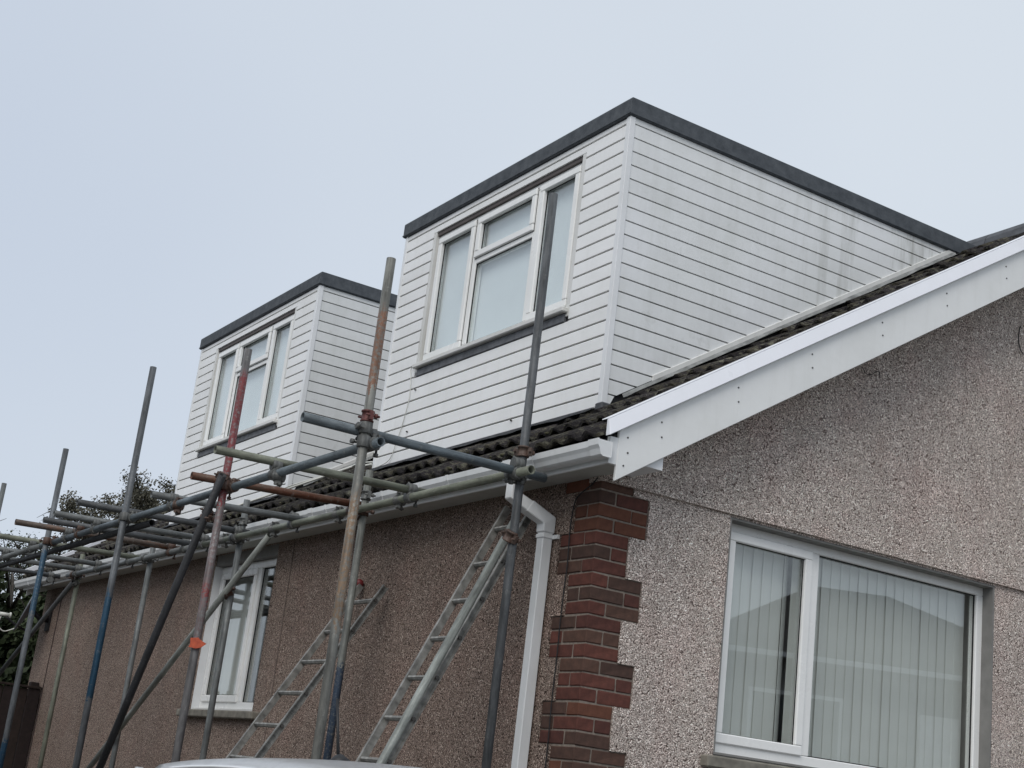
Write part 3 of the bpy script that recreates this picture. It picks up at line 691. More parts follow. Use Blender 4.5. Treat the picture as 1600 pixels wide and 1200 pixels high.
    for i in range(n + 1):
        x = 0.50 + (3.36 - 0.50) * i / n
        rows.append([bm.verts.new((x, ya - 0.013, roof_z(x) + 0.010)), bm.verts.new((x, ya - 0.030, roof_z(x) - 0.015)), bm.verts.new((x, ya - 0.060 - 0.030 * noise.noise(Vector((x * 5, ya, 0))), roof_z(x) - 0.012 + 0.012 * noise.noise(Vector((x * 7, ya, 3)))))])
    for a, b in zip(rows, rows[1:]):
        for q in range(2): bm.faces.new((a[q], b[q], b[q + 1], a[q + 1]))
    r2 = bmesh.ops.solidify(bm, geom=list(bm.faces), thickness=0.004)
    obj('cheek_flashing', bm, M['leadpale'], d)
    bm = bbox(XD - 0.028, XD + 0.075, ya - 0.045, ya + 0.03, roof_z(XD) - 0.05, roof_z(XD) + 0.004, 0.008); obj('corner_flashing', bm, M['lead'], d)
    bm = B(); n = 40; rows = []
    for i in range(n + 1):
        y = ya + 0.05 + (yb - ya - 0.05) * i / n
        rows.append([bm.verts.new((XD - 0.004, y, roof_z(XD) - 0.008)), bm.verts.new((XD - 0.03, y, roof_z(XD - 0.03) - 0.010)), bm.verts.new((XD - 0.080, y, roof_z(XD - 0.080) - 0.014 + 0.010 * noise.noise(Vector((y * 6, 2, ya)))))])
    for a, b in zip(rows, rows[1:]):
        for q in range(2): bm.faces.new((a[q], a[q + 1], b[q + 1], b[q]))
    bmesh.ops.solidify(bm, geom=list(bm.faces), thickness=0.004); obj('apron_flashing', bm, M['lead'], d)
    # window: outer frame, opening sashes, glass, blinds behind, sill
    xo = XD + 0.028
    f0, f1, fz0, fz1 = ya + 0.515, ya + 2.465, 4.600, 5.655
    m1 = (ya + 1.000, ya + 1.085); m2 = (ya + 1.835, ya + 1.910); tz = (5.265, 5.325)
    bm = B(); rect_frame(bm, 'x', f0, f1, fz0, fz1, 0.045, xo, xo + 0.06)
    box(bm, xo, xo + 0.06, m1[0], m1[1], fz0 + 0.045, fz1 - 0.045); box(bm, xo, xo + 0.06, m2[0], m2[1], fz0 + 0.045, fz1 - 0.045); box(bm, xo, xo + 0.06, m1[1], m2[0], tz[0], tz[1]); bevel(bm, 0.004)
    obj('window_frame', bm, M['frame'], d)
    for (a, b, c, e, sashed) in ((f0 + .045, m1[0], fz0 + .045, fz1 - .045, True), (m1[1], m2[0], tz[1], fz1 - .045, True), (m1[1], m2[0], fz0 + .045, tz[0], False), (m2[1], f1 - .045, fz0 + .045, fz1 - .045, True)):
        if sashed:
            sash('x', a - 0.018, b + 0.018, c - 0.018, e + 0.018, xo - 0.018, xo + 0.03, 0.052, d); q = 0.030
            bm = B(); rect_frame(bm, 'x', a - 0.022, b + 0.022, c - 0.022, e + 0.022, 0.006, xo - 0.002, xo + 0.004); obj('gasket', bm, M['rubber'], d)
        else: q = -0.004
        pane('x', a + q, b - q, c + q, e - q, xo + 0.020, d, M['glass_up']); gasket('x', a + q + 0.003, b - q - 0.003, c + q + 0.003, e - q - 0.003, xo + 0.013, d, 0.006)
    bm = B(); box(bm, xo + 0.068, xo + 0.072, f0 + 0.02, f1 - 0.02, fz0 + 0.0, fz1 - 0.02); obj('roller_blind', bm, M['blindwhite'], d)
    bm = B(); box(bm, XD + 0.002, XD + 0.069, wy0 - 0.018, wy0 + 0.020, wz0, wz1); obj('window_surround', bm, M['sillwhite'], d)
    bm = B(); box(bm, XD + 0.002, XD + 0.069, wy1 - 0.020, wy1 + 0.018, wz0, wz1); obj('window_surround', bm, M['sillwhite'], d)
    bm = B(); box(bm, XD + 0.012, XD + 0.069, wy0 + 0.0205, wy1 - 0.0205, wz1 - 0.034, wz1 - 0.0005); obj('head_shade_strip', bm, M['head_shade'], d)  # dark strip in place of the shadow gap over the frame
    bm = bbox(XD - 0.040, XD + 0.045, f0 - 0.03, f1 + 0.03, 4.568, 4.602, 0.006); obj('sill', bm, M['sillwhite'], d)
    bm = bbox(XD - 0.007, XD + 0.017, f0 - 0.005, f1 + 0.005, 4.508, 4.567, 0.003); obj('sill_flashing', bm, M['leadmid'], d)
    return d
dormer(*DORM[0], 'large white clad flat roofed dormer nearest the gable end')
dormer(*DORM[1], 'farther white clad flat roofed dormer seen behind the scaffold')
print('tiles', ntile)
#@@PART2
# ------------------------------------------------------------------ scaffold
SC = Vector((-0.9, 4.0, GZ))
scaf = empty('scaffold', SC, 'tube and coupler scaffold with no boards standing along the side wall', 'scaffold')
RT = 0.02415
def tube_mesh(L, seg=14):
    bm = B(); o0, o1, i0, i1 = [], [], [], []
    for k in range(seg):
        a = 2 * PI * k / seg; c, s_ = math.cos(a), math.sin(a)
        o0.append(bm.verts.new((RT * c, RT * s_, 0))); o1.append(bm.verts.new((RT * c, RT * s_, L)))
        i0.append(bm.verts.new((0.0195 * c, 0.0195 * s_, 0))); i1.append(bm.verts.new((0.0195 * c, 0.0195 * s_, L)))
    for k in range(seg):
        j = (k + 1) % seg
        bm.faces.new((o0[k], o0[j], o1[j], o1[k])).smooth = True
        bm.faces.new((i0[j], i0[k], i1[k], i1[j])).smooth = True
        bm.faces.new((o0[j], o0[k], i0[k], i0[j])); bm.faces.new((o1[k], o1[j], i1[j], i1[k]))
    me = D.meshes.new('tube'); bm.to_mesh(me); bm.free(); return me
def tube(name, P, Q, mat, label=None):
    P, Q = Vector(P), Vector(Q); me = tube_mesh((Q - P).length); me.materials.append(mat)
    o = D.objects.new(name, me); link(o, scaf); o.location = P - SC
    o.rotation_mode = 'QUATERNION'; o.rotation_quaternion = (Q - P).to_track_quat('Z', 'Y')
    if label: o['label'] = label
    return o
GALV = (0.155, 0.165, 0.165)
tm = {
 'grey': mat_tube('tube_grey', GALV, 0.16), 'dark': mat_tube('tube_dark', (0.085, 0.090, 0.094), 0.12, fleck=0.15), 'blueg': mat_tube('tube_blue_grey', (0.125, 0.150, 0.165), 0.08),
 'green': mat_tube('tube_greenish', (0.175, 0.185, 0.145), 0.12), 'pale': mat_tube('tube_pale', (0.255, 0.270, 0.250), 0.05), 'rust': mat_tube('tube_rusty', (0.165, 0.105, 0.075), 0.85, rustcol=(0.155, 0.060, 0.034)),
 'brown': mat_tube('tube_brown', (0.12, 0.095, 0.08), 0.55), 'black': mat_tube('tube_black', (0.030, 0.031, 0.034), 0.08, fleck=0.1),
 'o1': mat_tube('tube_orange_rust', (0.165, 0.165, 0.150), 0.12, [(2.15, 2.85, (0.200, 0.135, 0.085), 0.50), (3.35, 3.75, (0.19, 0.098, 0.062), 0.50)]),
 'o2': mat_tube('tube_red', (0.16, 0.155, 0.155), 0.10, [(2.1, 2.95, (0.155, 0.110, 0.108), 0.52), (2.38, 2.46, (0.22, 0.045, 0.045), 0.52), (2.95, 3.76, (0.170, 0.040, 0.044), 0.46)]),
 'o3': mat_tube('tube_blue', (0.098, 0.105, 0.112), 0.12, [(1.80, 2.50, (0.012, 0.050, 0.090), 0.36)], fleck=0.12),
 'o4': mat_tube('tube_blue_band', (0.12, 0.13, 0.14), 0.12, [(0.2, 1.45, (0.018, 0.060, 0.110), 0.36), (2.45, 2.98, (0.028, 0.070, 0.115), 0.40)], fleck=0.12),
 'i2': mat_tube('tube_blue_foot', (0.165, 0.17, 0.155), 0.10, [(0.9, 1.75, (0.032, 0.050, 0.080), 0.42)]),
}
def foot(x, y): return gh(x, y) + 0.045
outer = [(-1.38, 0.10, 4.13, 'o1', 0.0), (-1.38, 1.96, 4.02, 'o2', 0.0), (-1.38, 3.89, 4.28, 'o3', 0.01), (-1.38, 5.95, 3.95, 'o4', 0.01), (-1.38, 8.06, 3.905, 'grey', 0.0)]
inner = [(-0.40, 0.185, 4.85, 'dark', 0.0), (-0.40, 2.04, 3.475, 'i2', 0.0), (-0.40, 4.12, 3.51, 'grey', 0.0), (-0.40, 6.20, 3.36, 'grey', 0.0), (-0.40, 8.42, 3.42, 'green', 0.0)]
b_ = B(); box(b_, -0.075, 0.075, -0.075, 0.075, 0, 0.008); bmesh.ops.create_cone(b_, cap_ends=True, segments=10, radius1=0.018, radius2=0.018, depth=0.06, matrix=Matrix.Translation((0, 0, 0.034))); bpm = D.meshes.new('base_plate'); b_.to_mesh(bpm); b_.free(); bpm.materials.append(M['coupler'])
stl = {'o1': 'grey standard with orange rust patches', 'o2': 'red painted standard', 'o3': 'dark standard with a blue painted length', 'o4': 'grey standard with blue painted lengths', 'i2': 'standard with a blue painted foot', 'dark': None}
for (x, y, zt, m, lean) in outer + inner:
    zf = foot(x, y)
    tube('standard', (x, y - lean * 3, zf), (x, y, zt), tm[m], stl.get(m))
    inst('base_plate', bpm, scaf, Vector((x, y - lean * 3, zf - 0.010)) - SC)
OL, IL = (-1.328, 3.155), (-0.455, 3.205)
tube('ledger', (OL[0], 0.015, OL[1]), (OL[0], 6.3, OL[1]), tm['blueg']); tube('ledger', (OL[0] + 0.0, 6.31, OL[1] - 0.0), (OL[0], 10.6, OL[1]), tm['grey'])
tube('ledger', (OL[0] + 0.05, 3.55, OL[1] - 0.055), (OL[0] + 0.05, 10.2, OL[1] - 0.05), tm['black'])
tube('ledger', (IL[0], -0.005, IL[1]), (IL[0], 5.02, IL[1]), tm['green']); tube('ledger', (IL[0], 5.03, IL[1]), (IL[0], 8.62, IL[1]), tm['grey'])
trans = [(0.140, -1.705, 3.212, -0.27, 3.218, 'blueg'), (1.318, -1.70, 3.215, -0.355, 3.253, 'green'), (2.10, -1.545, 3.198, -0.36, 3.250, 'rust'), (3.03, -1.48, 3.202, -0.36, 3.25, 'grey'),
         (4.07, -1.68, 3.22, -0.36, 3.255, 'dark'), (4.77, -1.655, 3.215, -0.36, 3.255, 'grey'), (5.20, -1.62, 3.215, -0.36, 3.255, 'dark'), (5.545, -1.75, 3.205, -0.36, 3.25, 'brown'),
         (6.65, -1.62, 3.215, -0.36, 3.255, 'green'), (7.62, -1.64, 3.215, -0.36, 3.255, 'grey'), (8.30, -1.55, 3.212, -0.36, 3.255, 'grey'), (9.3, -1.6, 3.21, -0.36, 3.255, 'dark')]
for (y, xa, za, xb_, zb_, m) in trans: tube('transom', (xa, y, za), (xb_, y + random.uniform(-.03, .03), zb_), tm[m])
tube('brace', (-1.43, 1.88, 3.20), (-1.43, 3.93, foot(-1.43, 3.9) + 0.35), tm['black'], 'black diagonal brace')
tube('brace', (-0.45, 3.43, 3.165), (-0.45, 7.0, 1.20), tm['pale'], 'pale diagonal brace across the side window')
tube('brace', (-0.45, 8.38, 3.13), (-0.45, 11.3, 1.98), tm['dark'])
tube('brace', (-0.235, 0.45, 3.03), (-1.53, 0.45, 0.15), tm['pale'], 'pale green diagonal brace beside the right ladder')
# couplers
def coupler_mesh(A, offA, Bx, offB, mat, r=0.034, l=0.058, bolts=True):
    bm = B(); A = Vector(A).normalized(); Bx = Vector(Bx).normalized(); offA = Vector(offA); offB = Vector(offB)
    for ax, off in ((A, offA), (Bx, offB)):
        tube_path(bm, [off - ax * l / 2, off - ax * l * 0.46, off + ax * l * 0.46, off + ax * l / 2], [r * 0.93, r, r, r * 0.93], 14)
        other = Bx if ax is A else A
        u = (offB - offA); u = u - ax * u.dot(ax)
        if u.length < 1e-4: u = ax.cross(other)
        u.normalize(); w = ax.cross(u).normalized()
        for sg in ((1,) if ax is A else (-1,)):
            c0 = off + w * (r + 0.008) * sg
            tube_path(bm, [c0 - u * 0.045, c0 + u * 0.05], 0.0065, 6)
            tube_path(bm, [c0 - u * 0.052, c0 - u * 0.034], 0.013, 6)
            tube_path(bm, [c0 + u * 0.020, c0 + u * 0.034], 0.013, 6)
            tube_path(bm, [off + w * r * 0.7 * sg + ax * 0.0, c0 + w * 0.012 * sg], 0.014, 6)
    mid = (offA + offB) / 2; d = (offB - offA)
    if d.length > 0.01: tube_path(bm, [offA, offB], 0.022, 8)
    me = D.meshes.new('coupler'); bm.to_mesh(me); bm.free(); me.materials.append(mat); return me
def collar_mesh(mat):
    bm = B()                                    # single clamp: two flanged half shells, a hinge and a bolt
    tube_path(bm, [(0, 0, -0.030), (0, 0, -0.028), (0, 0, -0.020), (0, 0, -0.018), (0, 0, 0.018), (0, 0, 0.020), (0, 0, 0.028), (0, 0, 0.030)], [0.030, 0.034, 0.034, 0.0285, 0.0285, 0.034, 0.034, 0.030], 16)
    for sg in (-1, 1):
        box(bm, -0.010, 0.010, sg * 0.026, sg * 0.050, -0.022, 0.022)
        tube_path(bm, [(-0.030, sg * 0.044, 0), (0.045, sg * 0.044, 0)], 0.0062, 6); tube_path(bm, [(0.018, sg * 0.044, 0), (0.032, sg * 0.044, 0)], 0.013, 6)
    me = D.meshes.new('coupler'); bm.to_mesh(me); bm.free(); me.materials.append(mat); return me
X_, Y_, Z_ = (1, 0, 0), (0, 1, 0), (0, 0, 1)
cm = {}
for mk in ('coupler', 'coupler_rust', 'coupler_red'):
    cm['so', mk] = coupler_mesh(Z_, (0, 0, 0), Y_, (OL[0] + 1.38, 0, 0), M[mk]); cm['si', mk] = coupler_mesh(Z_, (0, 0, 0), Y_, (IL[0] + 0.40, 0, 0), M[mk])
    cm['tl', mk] = coupler_mesh(Y_, (0, 0, 0), X_, (0, 0, 0.05), M[mk]); cm['st', mk] = coupler_mesh(Z_, (0, 0, 0), X_, (0, 0.045, 0), M[mk]); cm['c', mk] = collar_mesh(M[mk])
def coup(kind, pos, mk='coupler', rot=(0, 0, 0), name='coupler'): inst(name, cm[kind, mk], scaf, Vector(pos) - SC, rot)
for i, (x, y, zt, m, l) in enumerate(outer): coup('so', (x, y - 0.01 if i else y, OL[1]), 'coupler_rust' if i in (1, 3) else 'coupler')
for i, (x, y, zt, m, l) in enumerate(inner[:5]): coup('si', (x, y, IL[1]), 'coupler_rust' if i in (1, 4) else 'coupler')
for i, (y, xa, za, xb_, zb_, m) in enumerate(trans):
    coup('tl', (OL[0], y, OL[1]), 'coupler_rust' if i % 4 == 2 else 'coupler'); coup('tl', (IL[0], y, IL[1]), 'coupler_rust' if i in (2, 7) else 'coupler')
coup('st', (-1.38, 0.10, 3.225), 'coupler'); coup('c', (-1.38, 0.10, 3.285), 'coupler_red'); coup('c', (-0.40, 0.185, 3.34), 'coupler_rust', (0, 0, 0.6))
coup('c', (-0.40, 2.04, 3.31), 'coupler'); coup('c', (-0.40, 4.12, 3.34), 'coupler'); coup('c', (-0.42, 0.185, 2.875), 'coupler_rust', (0.5, 0, 0.3)); coup('c', (-0.425, 4.12, 2.79), 'coupler_rust', (-0.9, 0, 0))
coup('c', (-1.40, 1.96, 3.20), 'coupler_rust', (0.4, 0, 0.5)); coup('c', (-1.42, 2.06, 2.98), 'coupler_rust', (0.7, 0, 0.2)); coup('c', (-0.425, 8.42, 3.12), 'coupler')
for y in (1.45, 2.3, 3.35, 4.3): coup('c', (IL[0], y, IL[1] - 0.004), 'coupler', (PI / 2, 0, 0.4))
coup('c', (OL[0], 2.9, OL[1] - 0.01), 'coupler_rust', (PI / 2, 0, 0.8)); coup('c', (OL[0], 1.25, OL[1] - 0.02), 'coupler', (PI / 2, 0, 0.8))

# orange warning tag on the red standard, red cap by the ladder
t = NT('orange_plastic'); c_or = t.set(t.ramp(t.noise(t.coord(), 40, 3), [(0.35, (0.36, 0.055, 0.022)), (0.65, (0.52, 0.095, 0.035))]), 0.6)
bm = B(); n = 16; pts = []
for (dy, dz) in ((-0.066, 0.004), (-0.030, 0.020), (-0.012, 0.034), (0.034, 0.028), (0.030, -0.006), (0.036, -0.024), (-0.004, -0.030), (-0.036, -0.022)): pts.append((dy, dz))
prism(bm, pts, 'x', -0.030, -0.026)
tube_path(bm, [(0, 0, -0.022), (0, 0, -0.018), (0, 0, 0.018), (0, 0, 0.022)], [0.0246, 0.0252, 0.0252, 0.0246], 14)
o = obj('warning_tag', bm, c_or, None, loc=(-1.38, 1.95, 2.205)); o.rotation_euler = (0, 0, R_(52)); tag(o, 'small orange plastic tag wrapped round the red scaffold standard', 'tag')
t = NT('red_plastic'); c_rd = t.set((0.16, 0.018, 0.020), 0.5)
bm = B(); tube_path(bm, [(0, 0, -0.03), (0, 0.003, -0.02), (0, 0, 0.0), (0, 0, 0.022), (0, 0, 0.03)], [0.012, 0.028, 0.033, 0.026, 0.008], 10)
o = obj('red_cap', bm, c_rd, None, True, loc=(-0.05, 2.68, 2.84)); tag(o, 'small dark red cap on the side wall above the left ladder', 'cap')

# ------------------------------------------------------------------ ladders
mat_alu2 = mat_tube('ladder_blue_grey', (0.24, 0.24, 0.225), 0.05, [(0.9, 2.1, (0.035, 0.06, 0.12), 0.52)])
def ladder(label, ya, yb, top, ang, skew=0.0, mats=None):
    zt, xt = top; a = R_(ang); d = Vector((math.cos(a), 0, math.sin(a)))
    zf = gh(-1.3, ya); L = (zt - zf) / d.z; base = Vector((xt - d.x * L, ya, zf))
    e = empty('ladder', base, label, 'ladder', 'ladders leaning on the side wall')
    nrm = Vector((-d.z, 0, d.x)); rot = Matrix((( d.x, 0, nrm.x), (0, 1, 0), (d.z, 0, nrm.z))).transposed().transposed()
    # local frame: x along ladder, z = outward normal
    for k, yy in enumerate((0.0, yb - ya)):
        bm = B()
        pr_ = [(-0.011, -0.021), (0.011, -0.021), (0.011, -0.015), (-0.005, -0.015), (-0.005, 0.015), (0.011, 0.015), (0.011, 0.021), (-0.011, 0.021)]
        if k == 0: pr_ = [(-p, q) for p, q in pr_][::-1]
        bmx = [(p if k else p, q) for p, q in pr_]
        prism(bm, bmx, 'x', 0, L + (0.03 if k else -0.01)); bmesh.ops.recalc_face_normals(bm, faces=bm.faces)
        bmesh.ops.rotate(bm, verts=bm.verts, cent=(0, 0, 0), matrix=Matrix.Identity(3))
        me = D.meshes.new('stile'); bm.to_mesh(me); bm.free(); me.materials.append((mats or (M['alu'], M['alu']))[k])
        o = D.objects.new('stile', me); link(o, e); o.location = (0, yy, 0); o.rotation_euler = (0, -a, 0)
    bm = B(); tube_path(bm, [(0, 0.0, 0), (0, yb - ya, 0)], 0.0145, 10)
    box(bm, -0.006, 0.006, 0.012, yb - ya - 0.012, 0.0, 0.017)
    tube_path(bm, [(0, yb - ya - 0.002, 0), (0, yb - ya + 0.013, 0)], 0.011, 8, mi=1); tube_path(bm, [(0, -0.013, 0), (0, 0.002, 0)], 0.011, 8, mi=1)
    me = D.meshes.new('rung'); bm.to_mesh(me); bm.free(); me.materials.append(M['alu']); me.materials.append(M['nail'])
    s_ = L - 0.13
    while s_ > 0.1:
        inst('rung', me, e, d * s_, (0, -a, 0)); s_ -= 0.252
    return e
ladder('aluminium ladder with blue stained stile leaning left of the scaffold bay', 2.245, 2.66, (2.80, -0.06), 59.3, mats=(mat_alu2, M['alu']))
ladder('pale aluminium ladder leaning under the eaves beside the white downpipe', 0.55, 0.855, (3.15, -0.06), 64.7)

# ------------------------------------------------------------------ cables, hooks, dish
def cable(name, pts, r, mat, label, cat='cable', n=6):
    bm = B(); tube_path(bm, smooth_path(pts, n), r, 6); o = obj(name, bm, mat, None, True); tag(o, label, cat); return o
cable('black_cable', [(-0.016, 0.02, 3.262), (-0.018, 0.06, 3.23), (-0.020, 0.115, 3.207), (-0.022, 0.191, 3.165), (-0.022, 0.215, 3.096), (-0.022, 0.223, 3.0), (-0.022, 0.213, 2.81), (-0.022, 0.220, 2.65), (-0.022, 0.222, 2.48), (-0.022, 0.218, 2.33), (-0.022, 0.222, 2.09), (-0.022, 0.215, 1.81), (-0.022, 0.22, 1.2), (-0.022, 0.218, 0.5)], 0.0038, M['cable_b'], 'thin black cable running down beside the brick corner')
cable('thin_wire', [(-0.016, 3.98, 3.26), (-0.016, 3.975, 2.8), (-0.016, 3.962, 2.3), (-0.016, 3.955, 1.6), (-0.016, 3.95, 0.5)], 0.0032, mat_plain('dull_cable', (0.20, 0.16, 0.14), 0.8), 'thin dull wire running down the side wall right of the tall window')
cable('dark_wire', [(-0.016, 10.36, 3.26), (-0.016, 10.37, 2.8), (-0.016, 10.38, 2.19), (-0.016, 10.38, 0.5)], 0.006, mat_plain('brown_cable', (0.05, 0.035, 0.032), 0.8), 'dark wire running down the far end of the side wall')
cable('dormer_cable', [(0.345, 3.115, 4.60), (0.352, 3.165, 4.575), (0.354, 3.142, 4.47), (0.352, 3.128, 4.33), (0.356, 3.185, 4.15), (0.354, 3.235, 4.03), (0.354, 3.32, 3.89), (0.33, 3.50, 3.845)], 0.0035, M['cable_w'], 'thin pale cable hanging from the near dormer window sill')
def rz(x, y, d=0.05): return (x, y, roof_z(x) + d)
cable('roof_cable', [rz(0.35, 3.6, .03), rz(0.30, 3.75), rz(0.42, 3.95), rz(0.30, 4.25), rz(0.18, 4.6), rz(0.05, 4.95), rz(-0.02, 5.2), rz(-0.12, 5.25), rz(-0.20, 5.3, .03)], 0.009, M['cable_w'], 'pale cable lying looped across the tiles between the dormers')
cable('roof_cable', [rz(0.40, 3.62, .03), rz(0.38, 3.85, .06), rz(0.40, 4.2), rz(0.33, 4.6), rz(0.28, 5.0), rz(0.30, 5.2, .03)], 0.007, M['cable_w'], 'straighter pale cable lying across the tiles below the far dormer')
cable('wire_hook', [(1.855, -0.03, 4.375), (1.87, -0.045, 4.335), (1.91, -0.05, 4.335), (1.945, -0.05, 4.36), (1.985, -0.045, 4.375), (2.01, -0.03, 4.35)], 0.0026, M['cable_b'], 'little bent black wire hook under the bargeboard', 'hook')
cable('wire_clip', [(3.33, -0.03, 5.06), (3.30, -0.045, 5.03), (3.29, -0.045, 4.94), (3.315, -0.045, 4.88), (3.36, -0.03, 4.87)], 0.004, M['cable_b'], 'curved black wire high on the gable wall', 'wire')
# rusty screws under the dormer sill
for (y, z) in ((3.06, 4.40), (3.10, 4.08), (1.62, 3.93)):
    bm = B(); tube_path(bm, [(0, 0, 0), (-0.012, 0, 0), (-0.016, 0, 0)], [0.006, 0.007, 0.004], 8); o = obj('rusty_screw', bm, M['nail'], None, loc=(XD + 0.002, y, z))
    tag(o, {4.40: 'rusty screw just under the left end of the near dormer sill', 4.08: 'dark screw low on the near dormer front by the cable', 3.93: 'dark screw near the foot of the near dormer front'}[z], 'screw')
# satellite dish near the far end, seen edge-on
dish = empty('satellite_dish', (-0.02, 10.72, 2.80), 'grey satellite dish on a bracket at the far end of the side wall', 'satellite dish')
bm = B(); rows = []; nr, na = 5, 22
nx = Vector((-0.93, 0.20, 0.30)).normalized(); e1 = Vector((0, 1, 0)); e1 = (e1 - nx * e1.dot(nx)).normalized(); e2 = nx.cross(e1)
cdish = Vector((-0.24, 10.72, 2.99))
cv = bm.verts.new(cdish)
for i in range(1, nr + 1):
    r = 0.30 * i / nr; rows.append([bm.verts.new(cdish + e1 * r * math.cos(2 * PI * k / na) * 0.92 + e2 * r * math.sin(2 * PI * k / na) + nx * (r * r * 0.55)) for k in range(na)])
for k in range(na): bm.faces.new((cv, rows[0][k], rows[0][(k + 1) % na]))
for a, b in zip(rows, rows[1:]):
    for k in range(na): bm.faces.new((a[k], b[k], b[(k + 1) % na], a[(k + 1) % na])).smooth = True
bmesh.ops.recalc_face_normals(bm, faces=bm.faces); bmesh.ops.solidify(bm, geom=list(bm.faces), thickness=0.012)
obj('reflector', bm, mat_plain('dish_grey', (0.16, 0.17, 0.19), 0.6), dish)
bm = B(); tube_path(bm, [(-0.012, 10.72, 2.90), (-0.12, 10.72, 2.90), (-0.21, 10.72, 2.97)], 0.03, 10); box(bm, -0.03, -0.0125, 10.64, 10.80, 2.78, 3.0); obj('bracket', bm, M['cable_b'], dish)
bm = B(); tube_path(bm, smooth_path([(-0.22, 10.72, 2.74), (-0.38, 10.70, 2.79), (-0.50, 10.69, 2.86)], 4), 0.014, 8); obj('feed_arm', bm, M['cable_b'], dish)
bm = B(); tube_path(bm, [(-0.58, 10.69, 2.885), (-0.47, 10.69, 2.885)], 0.022, 10); tube_path(bm, [(-0.47, 10.69, 2.885), (-0.455, 10.69, 2.885)], 0.034, 10); obj('feed_head', bm, M['cable_w'], dish)
bm = B(); tube_path(bm, smooth_path([(-0.56, 10.69, 2.86), (-0.57, 10.69, 2.76), (-0.50, 10.69, 2.70), (-0.40, 10.70, 2.74), (-0.34, 10.70, 2.78)], 5), 0.007, 6); obj('feed_cable', bm, M['cable_w'], dish)

# ------------------------------------------------------------------ dark fence at the far end, wooden post
fen = empty('fence_panel', (-1.3, 10.43, GZ), 'dark stained close board fence panel joining the far end of the house', 'fence')
fm = [mat_plain('fence_stain_%d' % k, c, 0.85, 0, 0.3, 20) for k, c in enumerate(((0.018, 0.011, 0.010), (0.024, 0.015, 0.012)))]
for k in range(19):
    x = -0.095 - k * 0.135; bm = bbox(x - 0.065, x + 0.065, 10.40 + 0.012 * (k % 2), 10.42 + 0.012 * (k % 2), gh(x, 10.4) - 0.05, 2.105 + random.uniform(-.008, .008), 0.004); obj('fence_board', bm, fm[k % 2], fen)
bm = bbox(-2.70, -0.02, 10.445, 10.50, 1.95, 2.03, 0.004); obj('rail', bm, fm[0], fen); bm = bbox(-2.70, -0.02, 10.445, 10.50, 0.75, 0.83, 0.004); obj('rail', bm, fm[0], fen)
bm = bbox(-2.70, -0.02, 10.385, 10.46, 2.115, 2.14, 0.004); obj('coping', bm, fm[1], fen)
for x in (-2.66, -0.075): bm = bbox(x - 0.05, x + 0.045, 10.505, 10.60, gh(x, 10.5) - 0.1, 2.19, 0.008); obj('post', bm, fm[0], fen)
wmat = mat_plain('weathered_post', (0.050, 0.042, 0.030), 0.9, 0, 0.5, 16)
o = obj('wooden_post', bbox(-0.06, 0.06, -0.05, 0.05, -0.1, 1.19, 0.006), wmat, None, loc=(-1.10, 5.16, gh(-1.1, 5.16))); tag(o, 'short weathered wooden post standing in front of the side wall', 'post')
o = obj('timber_offcut', bbox(-0.03, 0.03, -0.03, 0.03, -0.1, 1.13, 0.006), wmat, None, loc=(-1.0, 3.05, gh(-1, 3.05))); tag(o, 'dark thin timber upright below the side window sill', 'timber')

# ------------------------------------------------------------------ parked car (only its roof rises into the picture)
CX, CY = -2.10, -2.20
car = empty('parked_car', (CX, CY, 0.0), 'silver white car parked on the drive, only its roof and aerial in view', 'car')
t = NT('car_paint'); t.b.inputs['Coat Weight'].default_value = 0.6; t.b.inputs['Coat Roughness'].default_value = 0.06
paint = t.set(t.ramp(t.noise(t.coord(), 30, 4), [(0.3, (0.76, 0.77, 0.78)), (0.7, (0.81, 0.82, 0.83))]), 0.32, 0.0)
dark = mat_plain('car_black_trim', (0.015, 0.015, 0.016), 0.5); tyre_m = mat_plain('tyre_rubber', (0.02, 0.02, 0.02), 0.9); rim_m = mat_plain('alloy_rim', (0.45, 0.45, 0.46), 0.35, 0.7)
cglass = NT('car_glass').set((0.012, 0.016, 0.018), 0.05, 0, 0.6)
# rear of the car at +y, bonnet towards the street (-y)
prof_low = [(-2.12, 0.32), (-2.14, 0.55), (-2.08, 0.72), (-1.90, 0.84), (-1.25, 0.97), (-0.9, 1.02), (0.9, 1.06), (1.72, 1.06), (1.86, 0.95), (1.90, 0.60), (1.86, 0.34)]
def loft(sections, mat, name, parent, smooth=True, closed=True):
    bm = B(); rings = [[bm.verts.new(p) for p in s_] for s_ in sections]
    n = len(rings[0])
    for a, b in zip(rings, rings[1:]):
        for k in range(n if closed else n - 1): bm.faces.new((a[k], a[(k + 1) % n], b[(k + 1) % n], b[k])).smooth = smooth
    if closed: bm.faces.new(rings[0]); bm.faces.new(rings[-1][::-1])
    bmesh.ops.recalc_face_normals(bm, faces=bm.faces)
    o = obj(name, bm, mat, None); o.parent = parent; return o
secs = []
for y, top in [(-2.14, 0.66), (-2.05, 0.76), (-1.85, 0.86), (-1.3, 0.965), (-0.9, 1.01), (0.0, 1.03), (0.9, 1.05), (1.65, 1.05), (1.84, 0.98), (1.90, 0.80)]:
    k = 1.0 - 0.16 * max(0, (abs(y + 0.1) - 1.55) / 0.5) ** 1.5; w = 0.87 * k
    secs.append([(-w * 0.96, y, 0.26), (w * 0.96, y, 0.26), (w, y, 0.45), (w * 1.0, y, 0.66), (w * 0.965, y, top - 0.07), (w * 0.90, y, top - 0.01), (w * 0.4, y, top + 0.015), (-w * 0.4, y, top + 0.015), (-w * 0.90, y, top - 0.01), (-w * 0.965, y, top - 0.07), (-w, y, 0.66), (-w, y, 0.45)])
body = loft(secs, paint, 'body', car)
NX = 16; NYr = 22; bm = B(); g_ = []
